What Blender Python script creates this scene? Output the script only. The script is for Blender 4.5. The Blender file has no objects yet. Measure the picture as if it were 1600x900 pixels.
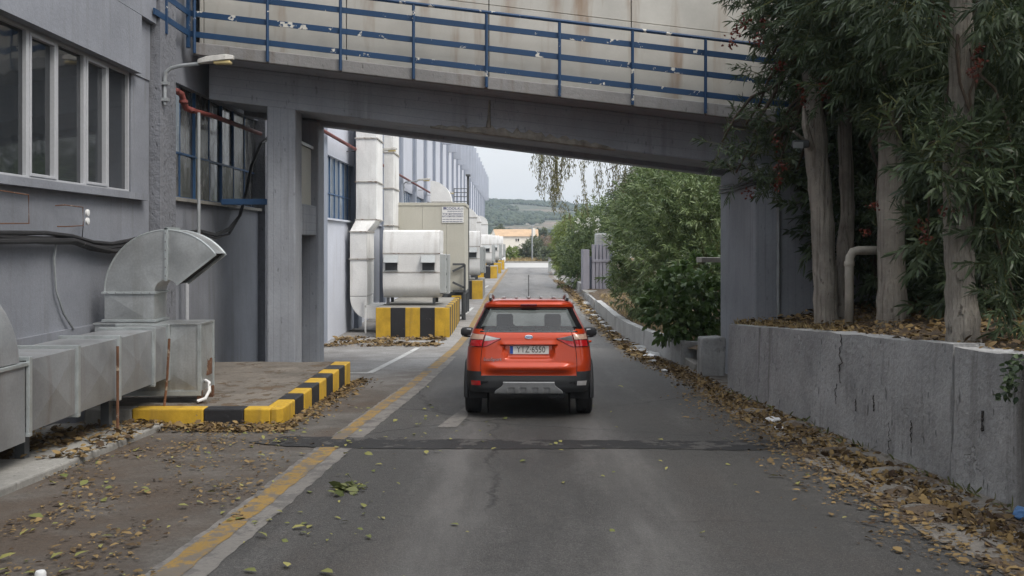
import bpy, bmesh, math, random
import numpy as np
from mathutils import Vector, Matrix
random.seed(7)
RNG = np.random.default_rng(11)
S = bpy.context.scene
COL = S.collection
R = math.radians

# ------------------------------------------------------------------ camera, sky, sun, exposure
CZ = 2.39                                    # eye level; z = 0 is the road under the car
cam = bpy.data.cameras.new('camera')
cam.sensor_width = 36.0
cam.lens = 33.75
cam.shift_y = -0.04375
cam.clip_end = 6000
cam_o = bpy.data.objects.new('camera', cam)
cam_o.location = (0, 0, CZ)
cam_o.rotation_euler = (R(90), 0, 0)
COL.objects.link(cam_o)
S.camera = cam_o

W = bpy.data.worlds.new('World')
S.world = W
W.use_nodes = True
wn = W.node_tree.nodes
wl = W.node_tree.links
bg = wn['Background']
sky = wn.new('ShaderNodeTexSky')
sky.sky_type = 'NISHITA'
sky.sun_disc = False
sky.sun_elevation = R(50)
sky.sun_rotation = R(130)
sky.air_density = 1.0
sky.dust_density = 4.0
cloud = wn.new('ShaderNodeMix')
cloud.data_type = 'RGBA'
cloud.inputs[0].default_value = 0.86          # thin even overcast over the blue
cloud.inputs[7].default_value = (5.75, 5.85, 6.0, 1)
wl.new(sky.outputs[0], cloud.inputs[6])
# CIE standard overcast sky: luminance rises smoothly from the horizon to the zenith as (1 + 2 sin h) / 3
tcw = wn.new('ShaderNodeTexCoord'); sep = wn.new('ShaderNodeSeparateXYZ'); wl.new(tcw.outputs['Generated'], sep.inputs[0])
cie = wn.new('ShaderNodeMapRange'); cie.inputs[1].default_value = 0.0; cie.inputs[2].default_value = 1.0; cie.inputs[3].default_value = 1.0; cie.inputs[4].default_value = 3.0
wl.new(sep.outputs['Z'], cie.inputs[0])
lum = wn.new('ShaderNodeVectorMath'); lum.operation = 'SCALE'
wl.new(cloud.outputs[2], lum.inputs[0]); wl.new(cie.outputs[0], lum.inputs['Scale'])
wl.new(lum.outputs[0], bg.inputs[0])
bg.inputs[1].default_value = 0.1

sun = bpy.data.lights.new('sun', 'SUN')
sun.energy = 1.4
sun.angle = R(22)
sun.color = (1.0, 0.95, 0.88)
sun_o = bpy.data.objects.new('sun', sun)
sd = Vector((math.sin(R(130)) * math.cos(R(50)), math.cos(R(130)) * math.cos(R(50)), math.sin(R(50))))
sun_o.rotation_euler = sd.to_track_quat('Z', 'Y').to_euler()
COL.objects.link(sun_o)

S.view_settings.view_transform = 'Standard'
S.view_settings.look = 'None'
S.view_settings.gamma = 1
S.view_settings.exposure = 0.48
S.render.engine = 'CYCLES'
S.cycles.use_denoising = True
S.cycles.max_bounces = 7
S.cycles.diffuse_bounces = 4
S.cycles.transparent_max_bounces = 12
S.cycles.caustics_reflective = False
S.cycles.caustics_refractive = False

# ------------------------------------------------------------------ helpers
def PX(px, Y): return (px - 800) / 1500 * Y      # design sheet: picture column -> metres at distance Y
def PZ(py, Y): return CZ - (py - 380) / 1500 * Y
GK = [(-400, 1.53), (-22, 1.53), (24, -0.4515), (27, -0.57), (30, -0.645), (34, -0.67), (40, -0.56), (46, -0.43), (52, -0.37), (60, -0.35), (5000, -0.35)]
GX = [a for a, b in GK]; GZZ = [b for a, b in GK]
def gz(Y): return float(np.interp(Y, GX, GZZ))

WL = {}                                        # world offset of each object while building
def thing(name, label, cat, loc=(0, 0, 0), group=None):
    o = bpy.data.objects.new(name, None)
    o.empty_display_size = 0.1
    COL.objects.link(o)
    o.location = loc
    WL[o] = Vector(loc)
    tag(o, label, cat, group)
    return o
def tag(o, label, cat, group=None, kind=None):
    if label: o['label'] = label
    if cat: o['category'] = cat
    if group: o['group'] = group
    if kind: o['kind'] = kind
    return o
def struct(o):
    o['kind'] = 'structure'
    return o
def link(name, me, parent=None):
    o = bpy.data.objects.new(name, me)
    COL.objects.link(o)
    if parent is not None:
        o.parent = parent
        o.location = -WL[parent]
    WL[o] = Vector((0, 0, 0))
    return o
def copy_tree(o, parent=None):
    c = o.copy()
    COL.objects.link(c)
    c.parent = parent
    for ch in o.children:
        copy_tree(ch, c)
    return c

class MB:
    def __init__(s):
        s.v = []; s.f = []; s.m = []
    def add(s, vs, fs, m=0):
        k = len(s.v)
        s.v += [tuple(p) for p in vs]
        s.f += [tuple(k + i for i in f) for f in fs]
        s.m += [m] * len(fs)
        return s
    def box(s, x0, x1, y0, y1, z0, z1, m=0):
        return s.add([(x0,y0,z0),(x1,y0,z0),(x1,y1,z0),(x0,y1,z0),(x0,y0,z1),(x1,y0,z1),(x1,y1,z1),(x0,y1,z1)],
                     [(0,3,2,1),(4,5,6,7),(0,1,5,4),(1,2,6,5),(2,3,7,6),(3,0,4,7)], m)
    def prism(s, pts, vec, m=0):              # polygon swept along a vector
        n = len(pts); v = Vector(vec)
        vs = [Vector(p) for p in pts] + [Vector(p) + v for p in pts]
        fs = [tuple(range(n))[::-1], tuple(range(n, 2*n))] + [(i, (i+1) % n, n+(i+1) % n, n+i) for i in range(n)]
        return s.add(vs, fs, m)
    def tube(s, path, rad, n=8, m=0, cap=True):
        P = [Vector(p) for p in path]
        if not isinstance(rad, (list, tuple)): rad = [rad] * len(P)
        rings = []
        up = None
        for i, p in enumerate(P):
            d = (P[min(i+1, len(P)-1)] - P[max(i-1, 0)])
            d = d.normalized() if d.length > 1e-9 else Vector((0, 0, 1))
            if up is None:
                up = Vector((0, 0, 1)) if abs(d.z) < 0.9 else Vector((1, 0, 0))
            a = (up - d * up.dot(d))
            if a.length < 1e-4: a = d.orthogonal()
            a.normalize(); up = a
            b = d.cross(a)
            rings.append([p + (a * math.cos(2*math.pi*k/n) + b * math.sin(2*math.pi*k/n)) * rad[i] for k in range(n)])
        vs = [q for r in rings for q in r]
        fs = []
        for i in range(len(rings)-1):
            for k in range(n):
                fs.append((i*n+k, i*n+(k+1) % n, (i+1)*n+(k+1) % n, (i+1)*n+k))
        if cap:
            fs.append(tuple(range(n))[::-1]); fs.append(tuple(range((len(rings)-1)*n, len(rings)*n)))
        return s.add(vs, fs, m)
    def bar(s, a, b, w, h, m=0):              # rectangular bar from a to b (w horizontal, h upward)
        a = Vector(a); b = Vector(b); d = (b-a).normalized()
        side = d.cross(Vector((0,0,1)))
        if side.length < 1e-4: side = Vector((1,0,0))
        side.normalize(); up = side.cross(d)
        vs = []
        for p in (a, b):
            for (i, j) in ((-1,-1),(1,-1),(1,1),(-1,1)):
                vs.append(p + side*(i*w/2) + up*(j*h/2))
        return s.add(vs, [(0,3,2,1),(4,5,6,7),(0,1,5,4),(1,2,6,5),(2,3,7,6),(3,0,4,7)], m)
    def lathe(s, prof, origin, axis='z', n=24, m=0):   # prof: (radius, along)
        o = Vector(origin); vs = []; fs = []
        for (r, h) in prof:
            for k in range(n):
                a = 2*math.pi*k/n; c, q = r*math.cos(a), r*math.sin(a)
                vs.append(o + (Vector((c, q, h)) if axis == 'z' else Vector((h, c, q)) if axis == 'x' else Vector((c, h, q))))
        for i in range(len(prof)-1):
            for k in range(n):
                fs.append((i*n+k, i*n+(k+1) % n, (i+1)*n+(k+1) % n, (i+1)*n+k))
        fs.append(tuple(range(n))); fs.append(tuple(range((len(prof)-1)*n, len(prof)*n)))
        return s.add(vs, fs, m)
    def grid(s, f, us, vs_, m=0):             # surface f(u, v)
        n = len(vs_)
        pts = [f(u, v) for u in us for v in vs_]
        fs = [(i*n+j, (i+1)*n+j, (i+1)*n+j+1, i*n+j+1) for i in range(len(us)-1) for j in range(n-1)]
        return s.add(pts, fs, m)
    def build(s, name, mats, parent=None, bevel=0, smooth=False, seg=2, angle=40):
        me = bpy.data.meshes.new(name)
        me.from_pydata(s.v, [], s.f)
        if not isinstance(mats, (list, tuple)): mats = [mats]
        for x in mats: me.materials.append(x)
        if len(mats) > 1: me.polygons.foreach_set('material_index', s.m)
        bm = bmesh.new(); bm.from_mesh(me)
        bmesh.ops.recalc_face_normals(bm, faces=bm.faces)
        bm.to_mesh(me); bm.free()
        if smooth:
            me.polygons.foreach_set('use_smooth', [True] * len(me.polygons))
            if smooth != 'all': me.set_sharp_from_angle(angle=R(angle))
        o = link(name, me, parent)
        if bevel:
            b = o.modifiers.new('bevel', 'BEVEL'); b.width = bevel; b.segments = seg; b.limit_method = 'ANGLE'; b.angle_limit = R(30)
        return o

def wobble(o, amp, scale, seed=0, cuts=0):    # roughen an old concrete piece: subdivide and push vertices about
    me = o.data; bm = bmesh.new(); bm.from_mesh(me)
    for _ in range(cuts):
        bmesh.ops.subdivide_edges(bm, edges=[e for e in bm.edges if e.calc_length() > 0.16], cuts=1, use_grid_fill=True)
    from mathutils import noise
    for v in bm.verts:
        n = noise.noise_vector(v.co * scale + Vector((seed, 0, 0))) * amp + noise.noise_vector(v.co * scale * 4.1 + Vector((seed, 5, 0))) * amp * 0.4
        v.co += n
    bm.to_mesh(me); bm.free()
    return o

# ------------------------------------------------------------------ materials
def srgb(r, g, b): return tuple(((c/255+0.055)/1.055)**2.4 if c > 10 else c/255/12.92 for c in (r, g, b))
class NT:
    def __init__(s, name):
        s.m = bpy.data.materials.new(name); s.m.use_nodes = True
        s.n = s.m.node_tree.nodes; s.l = s.m.node_tree.links
        s.b = s.n['Principled BSDF']; s.out = s.n['Material Output']
    def new(s, t, **k):
        x = s.n.new(t)
        for a, v in k.items(): setattr(x, a, v)
        return x
    def co(s, kind='pos', scale=(1,1,1)):
        if kind == 'pos': src = s.new('ShaderNodeNewGeometry').outputs['Position']
        else: src = s.new('ShaderNodeTexCoord').outputs['Object']
        mp = s.new('ShaderNodeMapping'); mp.inputs['Scale'].default_value = scale
        s.l.new(src, mp.inputs['Vector'])
        return mp.outputs[0]
    def noise(s, co, scale, detail=4, rough=0.55, out=0):
        x = s.new('ShaderNodeTexNoise'); x.inputs['Scale'].default_value = scale; x.inputs['Detail'].default_value = detail; x.inputs['Roughness'].default_value = rough
        s.l.new(co, x.inputs['Vector']); return x.outputs[out]
    def ramp(s, fac, a, b, va=0.0, vb=1.0):
        x = s.new('ShaderNodeMapRange'); x.clamp = True
        for i, v in enumerate((a, b, va, vb)): x.inputs[i+1].default_value = v
        s.l.new(fac, x.inputs[0]); return x.outputs[0]
    def math(s, op, a, b=None):
        x = s.new('ShaderNodeMath', operation=op)
        for i, v in enumerate((a, b)):
            if v is None: continue
            if isinstance(v, (int, float)): x.inputs[i].default_value = v
            else: s.l.new(v, x.inputs[i])
        return x.outputs[0]
    def mix(s, fac, a, b, mode='MIX'):
        x = s.new('ShaderNodeMix', data_type='RGBA', blend_type=mode)
        for i, v in ((0, fac), (6, a), (7, b)):
            if isinstance(v, (int, float)): x.inputs[i].default_value = v
            elif isinstance(v, (tuple, list)): x.inputs[i].default_value = (*v[:3], 1)
            else: s.l.new(v, x.inputs[i])
        return x.outputs[2]
    def bump(s, h, dist, strength=1.0):
        x = s.new('ShaderNodeBump'); x.inputs['Distance'].default_value = dist; x.inputs['Strength'].default_value = strength
        s.l.new(h, x.inputs['Height']); s.l.new(x.outputs[0], s.b.inputs['Normal']); return x
    def set(s, name, v):
        if isinstance(v, (int, float)): s.b.inputs[name].default_value = v
        elif isinstance(v, (tuple, list)): s.b.inputs[name].default_value = (*v[:3], 1)
        else: s.l.new(v, s.b.inputs[name])

def pm(name, base, rough=0.75, metal=0.0, var=0.25, vs=0.7, fine=0.12, fs=25, streak=None, ss=6.0, sa=0.55, chip=None, cs=5.0, ct=0.62,
       bump=0.004, bs=30, co='pos', spec=0.4, coat=0.0, pits=0.0, sbump=0):
    t = NT(name); c = t.co(co)
    big = t.noise(c, vs, 5, 0.6)
    col = t.mix(t.ramp(big, 0.3, 0.72), tuple(x*(1-var) for x in base), tuple(min(1, x*(1+var*0.6)) for x in base))
    if fine:
        fn = t.noise(c, fs, 3)
        col = t.mix(t.ramp(fn, 0.35, 0.65, fine, 0), col, tuple(x*0.35 for x in base))
    h = t.noise(c, bs, 5, 0.65)
    if streak:
        st = t.noise(t.co(co, (ss, ss, 0.35)), 1.0, 4, 0.6)
        gate = t.noise(c, 0.45, 2)
        f = t.math('MULTIPLY', t.ramp(st, 0.52, 0.74, 0, sa), t.ramp(gate, 0.36, 0.6) if not sbump else 1.0)
        col = t.mix(f, col, streak)
        if sbump: h = t.math('SUBTRACT', t.math('MULTIPLY', h, .4), t.math('MULTIPLY', t.ramp(st, .40, .66), sbump))
    if chip:
        cn = t.noise(c, cs, 6, 0.7)
        f = t.ramp(cn, ct, ct+0.02)
        col = t.mix(f, col, chip)
        h = t.math('SUBTRACT', h, f)
    if pits:
        pn = t.noise(t.co(co, (3.2, 3.2, 1.0)), 5.0, 2, 0.5)
        f = t.ramp(pn, 0.66, 0.74, 0, pits)
        col = t.mix(f, col, tuple(x*0.18 for x in base)); h = t.math('SUBTRACT', h, t.math('MULTIPLY', f, 1.5))
    t.set('Base Color', col)
    t.set('Roughness', t.ramp(big, 0.2, 0.8, max(0.03, rough-0.08), min(1, rough+0.08)))
    t.set('Metallic', metal); t.set('Specular IOR Level', spec); t.set('Coat Weight', coat)
    if bump: t.bump(h, bump)
    return t.m

M = {}
M['wall'] = pm('painted wall', (.252,.266,.298), .8, var=.30, vs=.5, streak=(.12,.115,.11), sa=.6, chip=(.30,.29,.27), cs=2.2, ct=.735, bump=.006, bs=22)
M['pilaster'] = pm('rough pilaster paint', (.20,.208,.23), .85, var=.25, streak=(.30,.30,.31), sa=.5, bump=.03, bs=14, pits=.4)
M['beam'] = pm('painted concrete', (.29,.30,.325), .8, var=.18, streak=(.10,.10,.10), sa=.35, bump=.006, bs=16, pits=.35)
def boards(name, base, axis, pitch, **kw):       # painted concrete that still shows the boards of its formwork
    m = pm(name, base, .8, var=.24, vs=.6, streak=(.12,.12,.12), sa=.5, bump=.006, bs=16, pits=.4, **kw)
    nt = m.node_tree; b = nt.nodes['Principled BSDF']; L = nt.links
    g = nt.nodes.new('ShaderNodeNewGeometry'); d = nt.nodes.new('ShaderNodeVectorMath'); d.operation = 'DOT_PRODUCT'; d.inputs[1].default_value = axis; L.new(g.outputs['Position'], d.inputs[0])
    def mt(op, a, v):
        x = nt.nodes.new('ShaderNodeMath'); x.operation = op; L.new(a, x.inputs[0])
        if v is not None: x.inputs[1].default_value = v
        return x.outputs[0]
    fr = mt('ABSOLUTE', mt('SUBTRACT', mt('FRACT', mt('DIVIDE', d.outputs['Value'], pitch), None), .5), None)
    r = nt.nodes.new('ShaderNodeMapRange'); r.inputs[1].default_value = .455; r.inputs[2].default_value = .5; r.inputs[3].default_value = 0; r.inputs[4].default_value = .42; L.new(fr, r.inputs[0])
    old = b.inputs['Base Color'].links[0].from_socket
    mx = nt.nodes.new('ShaderNodeMix'); mx.data_type = 'RGBA'; L.new(r.outputs[0], mx.inputs[0]); L.new(old, mx.inputs[6]); mx.inputs[7].default_value = tuple(x*.35 for x in base)+(1,); L.new(mx.outputs[2], b.inputs['Base Color'])
    bp = nt.nodes.new('ShaderNodeBump'); bp.inputs['Distance'].default_value = .006; bp.invert = True; L.new(r.outputs[0], bp.inputs['Height']); L.new(b.inputs['Normal'].links[0].from_socket, bp.inputs['Normal']); L.new(bp.outputs[0], b.inputs['Normal'])
    return m
M['beam'] = boards('painted beam concrete', (.35,.37,.405), (.118,0,1), .155)
M['column'] = boards('painted column concrete', (.34,.36,.395), (1,1,0), .135)
M['deck'] = pm('weathered deck edge', (.26,.255,.25), .85, var=.25, streak=(.12,.08,.05), sa=.6, bump=.008, bs=20, pits=.4)
M['spall'] = pm('spalled concrete', (.34,.32,.28), .9, var=.5, vs=5, bump=.03, bs=9)
M['whitewall'] = pm('pale blue white wall', (.56,.59,.66), .8, var=.08, streak=(.38,.37,.37), sa=.35, bump=.004)
M['farpil'] = pm('grey blue pilaster paint', (.27,.30,.36), .8, var=.1, bump=.004)
M['fin'] = pm('pale grey fin paint', (.40,.43,.49), .8, var=.1, streak=(.3,.3,.31), sa=.3, bump=.004)
M['clad'] = pm('beige sheet cladding', (.50,.485,.44), .6, var=.22, streak=(.22,.12,.05), ss=2.6, sa=.85, fine=.04, bump=.002, bs=5)
M['blue'] = pm('chipped blue paint', (.014,.052,.125), .5, var=.2, chip=(.60,.58,.52), cs=3.0, ct=.60, bump=.002)
M['bluesteel'] = pm('blue steel paint', (.04,.10,.21), .5, var=.15, bump=.001)
M['alu'] = pm('window frame', (.44,.45,.47), .45, var=.08, bump=0)
M['galv'] = pm('galvanised sheet', (.56,.58,.58), .40, metal=.75, var=.2, vs=2.5, fine=.15, fs=40, streak=(.22,.19,.15), sa=.5, bump=.001, bs=12)
M['galvdark'] = pm('grimy galvanised sheet', (.40,.41,.42), .46, metal=.65, var=.25, vs=1.8, fine=.15, fs=40, streak=(.20,.15,.10), sa=.6, bump=.001, bs=12)
M['galvrib'] = pm('bright galvanised flange', (.58,.62,.62), .4, metal=.7, var=.2, vs=4, bump=.001)
M['rust'] = pm('rusty steel', (.16,.075,.04), .85, var=.5, vs=6, chip=(.34,.27,.2), cs=9, ct=.58, bump=.004, bs=60)
M['redpipe'] = pm('red oxide pipe', (.19,.05,.042), .65, var=.3, vs=4, chip=(.12,.07,.06), cs=8, ct=.64, bump=.002)
M['greypipe'] = pm('grey conduit', (.36,.38,.39), .5, metal=.3, var=.2, vs=4, bump=.001)
M['cable'] = pm('black cable', (.022,.021,.022), .55, var=.3, vs=5, chip=(.16,.15,.14), cs=3, ct=.66, bump=.001)
M['duct'] = pm('white painted duct', (.78,.78,.765), .6, var=.12, vs=1.2, streak=(.36,.33,.29), ss=4, sa=.5, chip=(.27,.25,.23), cs=3.0, ct=.665, bump=.004, bs=7, co='obj')
M['ductseam'] = pm('duct flange', (.42,.40,.37), .6, var=.3, vs=6, chip=(.16,.10,.07), cs=7, ct=.57, bump=.002, co='obj')
M['cabinet'] = pm('grey cabinet', (.40,.42,.42), .55, var=.12, bump=.001, co='obj')
M['darksteel'] = pm('dark steel', (.075,.08,.085), .6, var=.3, bump=.002, co='obj')
M['coldroom'] = pm('beige insulated panel', (.50,.485,.42), .55, var=.08, streak=(.36,.33,.27), sa=.35, bump=.001)
M['yellow'] = pm('yellow kerb paint', (.60,.37,.035), .7, var=.28, vs=2.5, chip=(.26,.23,.18), cs=4.5, ct=.64, streak=(.20,.13,.05), sa=.7, bump=.006, bs=20)
M['black'] = pm('black kerb paint', (.026,.026,.029), .6, var=.25, vs=3, chip=(.17,.16,.14), cs=4.5, ct=.65, bump=.006, bs=20)
M['concrete'] = pm('old concrete', (.30,.29,.265), .9, var=.28, vs=1.4, fine=.25, fs=18, bump=.01, bs=14, pits=.3)
M['platform'] = pm('dusty platform top', (.21,.185,.155), .95, var=.4, vs=1.6, fine=.35, fs=14, chip=(.12,.085,.055), cs=2.3, ct=.56, bump=.01, bs=20)
M['plaster'] = pm('grey whitewashed retaining wall', (.40,.40,.40), .9, var=.32, vs=1.3, fine=.22, fs=26, streak=(.10,.095,.085), ss=5, sa=.9, chip=(.42,.42,.42), cs=1.6, ct=.64, bump=.02, bs=13, pits=.55)
M['lowwall'] = pm('whitewashed low wall', (.42,.425,.42), .9, var=.2, vs=1.3, fine=.2, fs=25, streak=(.13,.12,.10), ss=3.5, sa=.6, bump=.018, bs=12, pits=.5)
M['lilac'] = pm('lilac grey paint', (.37,.36,.41), .8, var=.1, streak=(.2,.2,.2), sa=.3, bump=.004)
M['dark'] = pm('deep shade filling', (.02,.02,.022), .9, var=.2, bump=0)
M['bark'] = pm('pale furrowed bark', (.44,.40,.345), .95, var=.35, vs=3, streak=(.085,.07,.055), ss=20, sa=.9, bump=.05, bs=16, pits=.5, sbump=.55)
M['eucbark'] = pm('peeling eucalyptus bark', (.52,.47,.40), .85, var=.3, vs=2, chip=(.36,.24,.15), cs=1.5, ct=.58, bump=.01, bs=6)
M['twig'] = pm('green twig', (.14,.15,.05), .8, var=.3, bump=0)
M['twigbrown'] = pm('brown twig', (.10,.075,.055), .9, var=.3, bump=0)
M['soil'] = pm('leaf littered soil', (.13,.095,.065), 1.0, var=.5, vs=2.5, fine=.4, fs=22, chip=(.24,.18,.10), cs=9, ct=.56, bump=.04, bs=14)
M['pipepaint'] = pm('chalky pipe paint', (.46,.43,.37), .8, var=.25, vs=4, chip=(.14,.08,.05), cs=5, ct=.63, bump=.003)
M['whitepaint'] = pm('white paint', (.74,.74,.73), .6, var=.08, bump=.001, co='obj')
M['house'] = pm('cream house wall', (.76,.71,.62), .85, var=.05, fine=.03, bump=.003)
M['rooftile'] = pm('terracotta roof', (.46,.32,.20), .85, var=.2, vs=.8, bump=.01, bs=5)
M['paper'] = pm('white scrap', (.72,.72,.72), .7, var=.1, bump=.004)
M['stone'] = pm('pale stone', (.45,.42,.37), .95, var=.3, vs=4, bump=.02, bs=8)
M['lampglass'] = pm('yellowed lamp bowl', (.62,.50,.24), .35, var=.2, bump=0, co='obj')
M['lamphead'] = pm('weathered lamp head', (.46,.45,.42), .55, var=.3, vs=6, chip=(.2,.18,.15), cs=9, ct=.62, bump=.001)

def leafmat(name, a, b, rough=.45, trans=.25):
    t = NT(name)
    at = t.new('ShaderNodeAttribute', attribute_name='rnd')
    col = t.mix(at.outputs['Fac'], a, b)
    t.set('Base Color', col); t.set('Roughness', rough); t.set('Specular IOR Level', .35)
    tr = t.new('ShaderNodeBsdfTranslucent'); t.l.new(col, tr.inputs[0])
    ms = t.new('ShaderNodeMixShader'); ms.inputs[0].default_value = trans
    t.l.new(t.b.outputs[0], ms.inputs[1]); t.l.new(tr.outputs[0], ms.inputs[2]); t.l.new(ms.outputs[0], t.out.inputs[0])
    return t.m
M['leaf_dark'] = leafmat('dark narrow leaf', (.030,.052,.026), (.11,.15,.075))
M['leaf_ole'] = leafmat('oleander leaf', (.05,.09,.03), (.21,.265,.115))
M['leaf_fig'] = leafmat('fig leaf', (.045,.09,.026), (.13,.20,.06))
M['leaf_pale'] = leafmat('feathery pale leaf', (.13,.18,.045), (.28,.34,.10), trans=.35)
M['leaf_euc'] = leafmat('eucalyptus leaf', (.07,.075,.025), (.19,.18,.075))
M['leaf_far'] = leafmat('far olive leaf', (.06,.08,.045), (.15,.17,.09))
M['leaf_dry'] = leafmat('dry brush leaf', (.20,.15,.11), (.34,.27,.20))
M['litter'] = leafmat('fallen leaf', (.050,.030,.018), (.30,.205,.085), rough=.8, trans=.1)
M['litter_green'] = leafmat('fresh fallen leaf', (.12,.14,.04), (.34,.31,.10), rough=.7, trans=.1)
M['petal'] = leafmat('dark red flower', (.09,.018,.015), (.22,.05,.028), trans=.2)
M['petal_white'] = leafmat('white flower', (.6,.6,.55), (.8,.8,.75), trans=.2)
M['drygrass'] = leafmat('dry grass', (.26,.19,.09), (.46,.36,.18), rough=.9, trans=.2)
M['weed'] = leafmat('green weed', (.08,.10,.03), (.20,.21,.09), rough=.8, trans=.2)

def glass(name, tint, refl=1.0, rough=0.02):
    t = NT(name)
    lw = t.new('ShaderNodeLayerWeight'); lw.inputs[0].default_value = .5
    fr = t.math('ADD', t.math('MULTIPLY', t.math('POWER', lw.outputs['Facing'], 5.0), .9), .045)   # the same from both sides of the sheet
    tp = t.new('ShaderNodeBsdfTransparent'); tp.inputs[0].default_value = (*tint, 1)
    gl = t.new('ShaderNodeBsdfGlossy'); gl.inputs['Roughness'].default_value = rough; gl.inputs[0].default_value = (refl,)*3+(1,)
    ms = t.new('ShaderNodeMixShader')
    t.l.new(fr, ms.inputs[0]); t.l.new(tp.outputs[0], ms.inputs[1]); t.l.new(gl.outputs[0], ms.inputs[2]); t.l.new(ms.outputs[0], t.out.inputs[0])
    return t.m
M['carglass'] = glass('tinted car glass', (.46,.50,.49))
M['clearglass'] = glass('clear glass', (.92,.94,.93))
def paneglass(name, col, rough, dirt):
    t = NT(name); c = t.co()
    n = t.noise(t.co('pos', (2.5, 2.5, .6)), 1.6, 5, .65)
    t.set('Base Color', t.mix(t.ramp(n, .42, .68, 0, dirt), col, (.34,.33,.31)))
    t.set('Roughness', t.ramp(n, .4, .7, rough, min(.8, rough+dirt*.6))); t.set('Specular IOR Level', .8)
    t.bump(t.noise(c, 1.2, 2), .012, .6)
    return t.m
M['pane'] = paneglass('office pane', (.02,.024,.028), .03, .05)
M['panedirty'] = paneglass('grimy pane', (.04,.042,.044), .10, .38)
M['panepale'] = paneglass('pale pane', (.30,.36,.42), .15, .5)
M['panefar'] = paneglass('far pane', (.20,.24,.29), .1, .3)

# ------------------------------------------------------------------ ground and road
YS = sorted(set([-400,-120,-60,-40,-22] + list(range(-20, 64, 2)) + [27, 70, 80, 90, 100, 115, 130, 160, 200, 260, 340, 450, 700, 1200, 2500, 4500]))
def strip(xl, xr, y0, y1, off, nx=1, step=2.0):
    mb = MB(); ys = [y0]
    while ys[-1] < y1 - 1e-6: ys.append(min(y1, ys[-1] + step * (1 if ys[-1] < 64 else 5)))
    def f(y, u):
        a = xl(y) if callable(xl) else xl; b = xr(y) if callable(xr) else xr
        return (a + (b-a)*u, y, gz(y) + off)
    mb.grid(f, ys, [i/nx for i in range(nx+1)])
    return mb
def ground_mat():
    t = NT('worn lot surface'); c = t.co()
    big = t.noise(c, .35, 6, .65); mid = t.noise(c, 1.7, 6, .7); fn = t.noise(c, 30, 4, .7)
    sx = t.new('ShaderNodeSeparateXYZ'); t.l.new(t.new('ShaderNodeNewGeometry').outputs['Position'], sx.inputs[0])
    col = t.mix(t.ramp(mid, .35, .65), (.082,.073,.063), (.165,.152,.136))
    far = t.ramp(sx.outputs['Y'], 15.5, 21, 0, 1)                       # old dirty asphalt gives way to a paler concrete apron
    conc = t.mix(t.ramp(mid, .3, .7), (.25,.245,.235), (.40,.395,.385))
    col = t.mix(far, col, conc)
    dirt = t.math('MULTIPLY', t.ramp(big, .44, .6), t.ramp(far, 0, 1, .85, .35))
    col = t.mix(dirt, col, (.085,.058,.038))
    col = t.mix(t.ramp(fn, .42, .62, .35, 0), col, (.04,.035,.03))
    t.set('Base Color', col); t.set('Roughness', .92)
    t.bump(t.math('ADD', fn, t.math('MULTIPLY', mid, 1.5)), .012)
    return t.m
def asphalt_mat():
    t = NT('worn asphalt'); c = t.co()
    sx = t.new('ShaderNodeSeparateXYZ'); t.l.new(t.new('ShaderNodeNewGeometry').outputs['Position'], sx.inputs[0])
    big = t.noise(t.co('pos', (1, .35, 1)), .55, 6, .6); fn = t.noise(c, 55, 4, .75); sp = t.noise(c, 160, 2, .6); mid = t.noise(t.co('pos', (1.0, .16, 1)), 1.6, 5, .65)
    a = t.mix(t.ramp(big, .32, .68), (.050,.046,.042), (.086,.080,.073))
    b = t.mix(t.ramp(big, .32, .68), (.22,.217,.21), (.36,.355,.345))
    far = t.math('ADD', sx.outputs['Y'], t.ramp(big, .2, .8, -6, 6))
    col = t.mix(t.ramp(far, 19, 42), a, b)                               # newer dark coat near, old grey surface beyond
    col = t.mix(t.ramp(mid, .50, .68, 0, .55), col, (.16,.152,.143)); col = t.mix(t.ramp(t.noise(c, 9, 5, .7), .38, .52, .45, 0), col, (.035,.033,.031))
    col = t.mix(t.ramp(t.noise(t.co('pos', (1, .5, 1)), .9, 4), .55, .68, 0, .35), col, (.07,.052,.04))
    col = t.mix(t.ramp(fn, .40, .60, .75, 0), col, (.022,.021,.020))
    col = t.mix(t.ramp(sp, .58, .68, 0, .6), col, (.26,.25,.23))
    # paler, tyre polished wheel tracks, and dark drips between them
    xr_ = t.math('SUBTRACT', sx.outputs['X'], t.math('MULTIPLY', sx.outputs['Y'], .0165))
    wobx = t.math('ADD', xr_, t.ramp(t.noise(t.co('pos', (.3, .25, 1)), 1.0, 3), .2, .8, -.35, .35))
    for cxx in (-.68, .92):
        d_ = t.math('ABSOLUTE', t.math('SUBTRACT', wobx, cxx))
        col = t.mix(t.math('MULTIPLY', t.ramp(d_, .05, .46, .42, 0), t.ramp(mid, .3, .6)), col, (.20,.19,.178))
    d_ = t.math('ABSOLUTE', t.math('SUBTRACT', wobx, .12))
    col = t.mix(t.math('MULTIPLY', t.ramp(d_, .1, .4, .45, 0), t.ramp(t.noise(t.co('pos', (1, .4, 1)), 1.3, 5, .7), .42, .62)), col, (.03,.029,.028))
    ck = t.new('ShaderNodeTexVoronoi', feature='DISTANCE_TO_EDGE'); ck.inputs['Scale'].default_value = .33
    wob = t.mix(.28, c, t.noise(c, 1.6, 5, .7, out=1)); t.l.new(wob, ck.inputs['Vector'])
    crack = t.math('MULTIPLY', t.ramp(ck.outputs['Distance'], 0.0, .009, 1, 0), t.ramp(t.noise(c, .3, 2), .44, .52))
    col = t.mix(t.math('MULTIPLY', crack, .7), col, (.015,.014,.013))
    t.set('Base Color', col); t.set('Roughness', t.ramp(big, .3, .7, .62, .82)); t.set('Specular IOR Level', .5)
    t.bump(t.math('SUBTRACT', fn, crack), .008)
    return t.m
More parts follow.
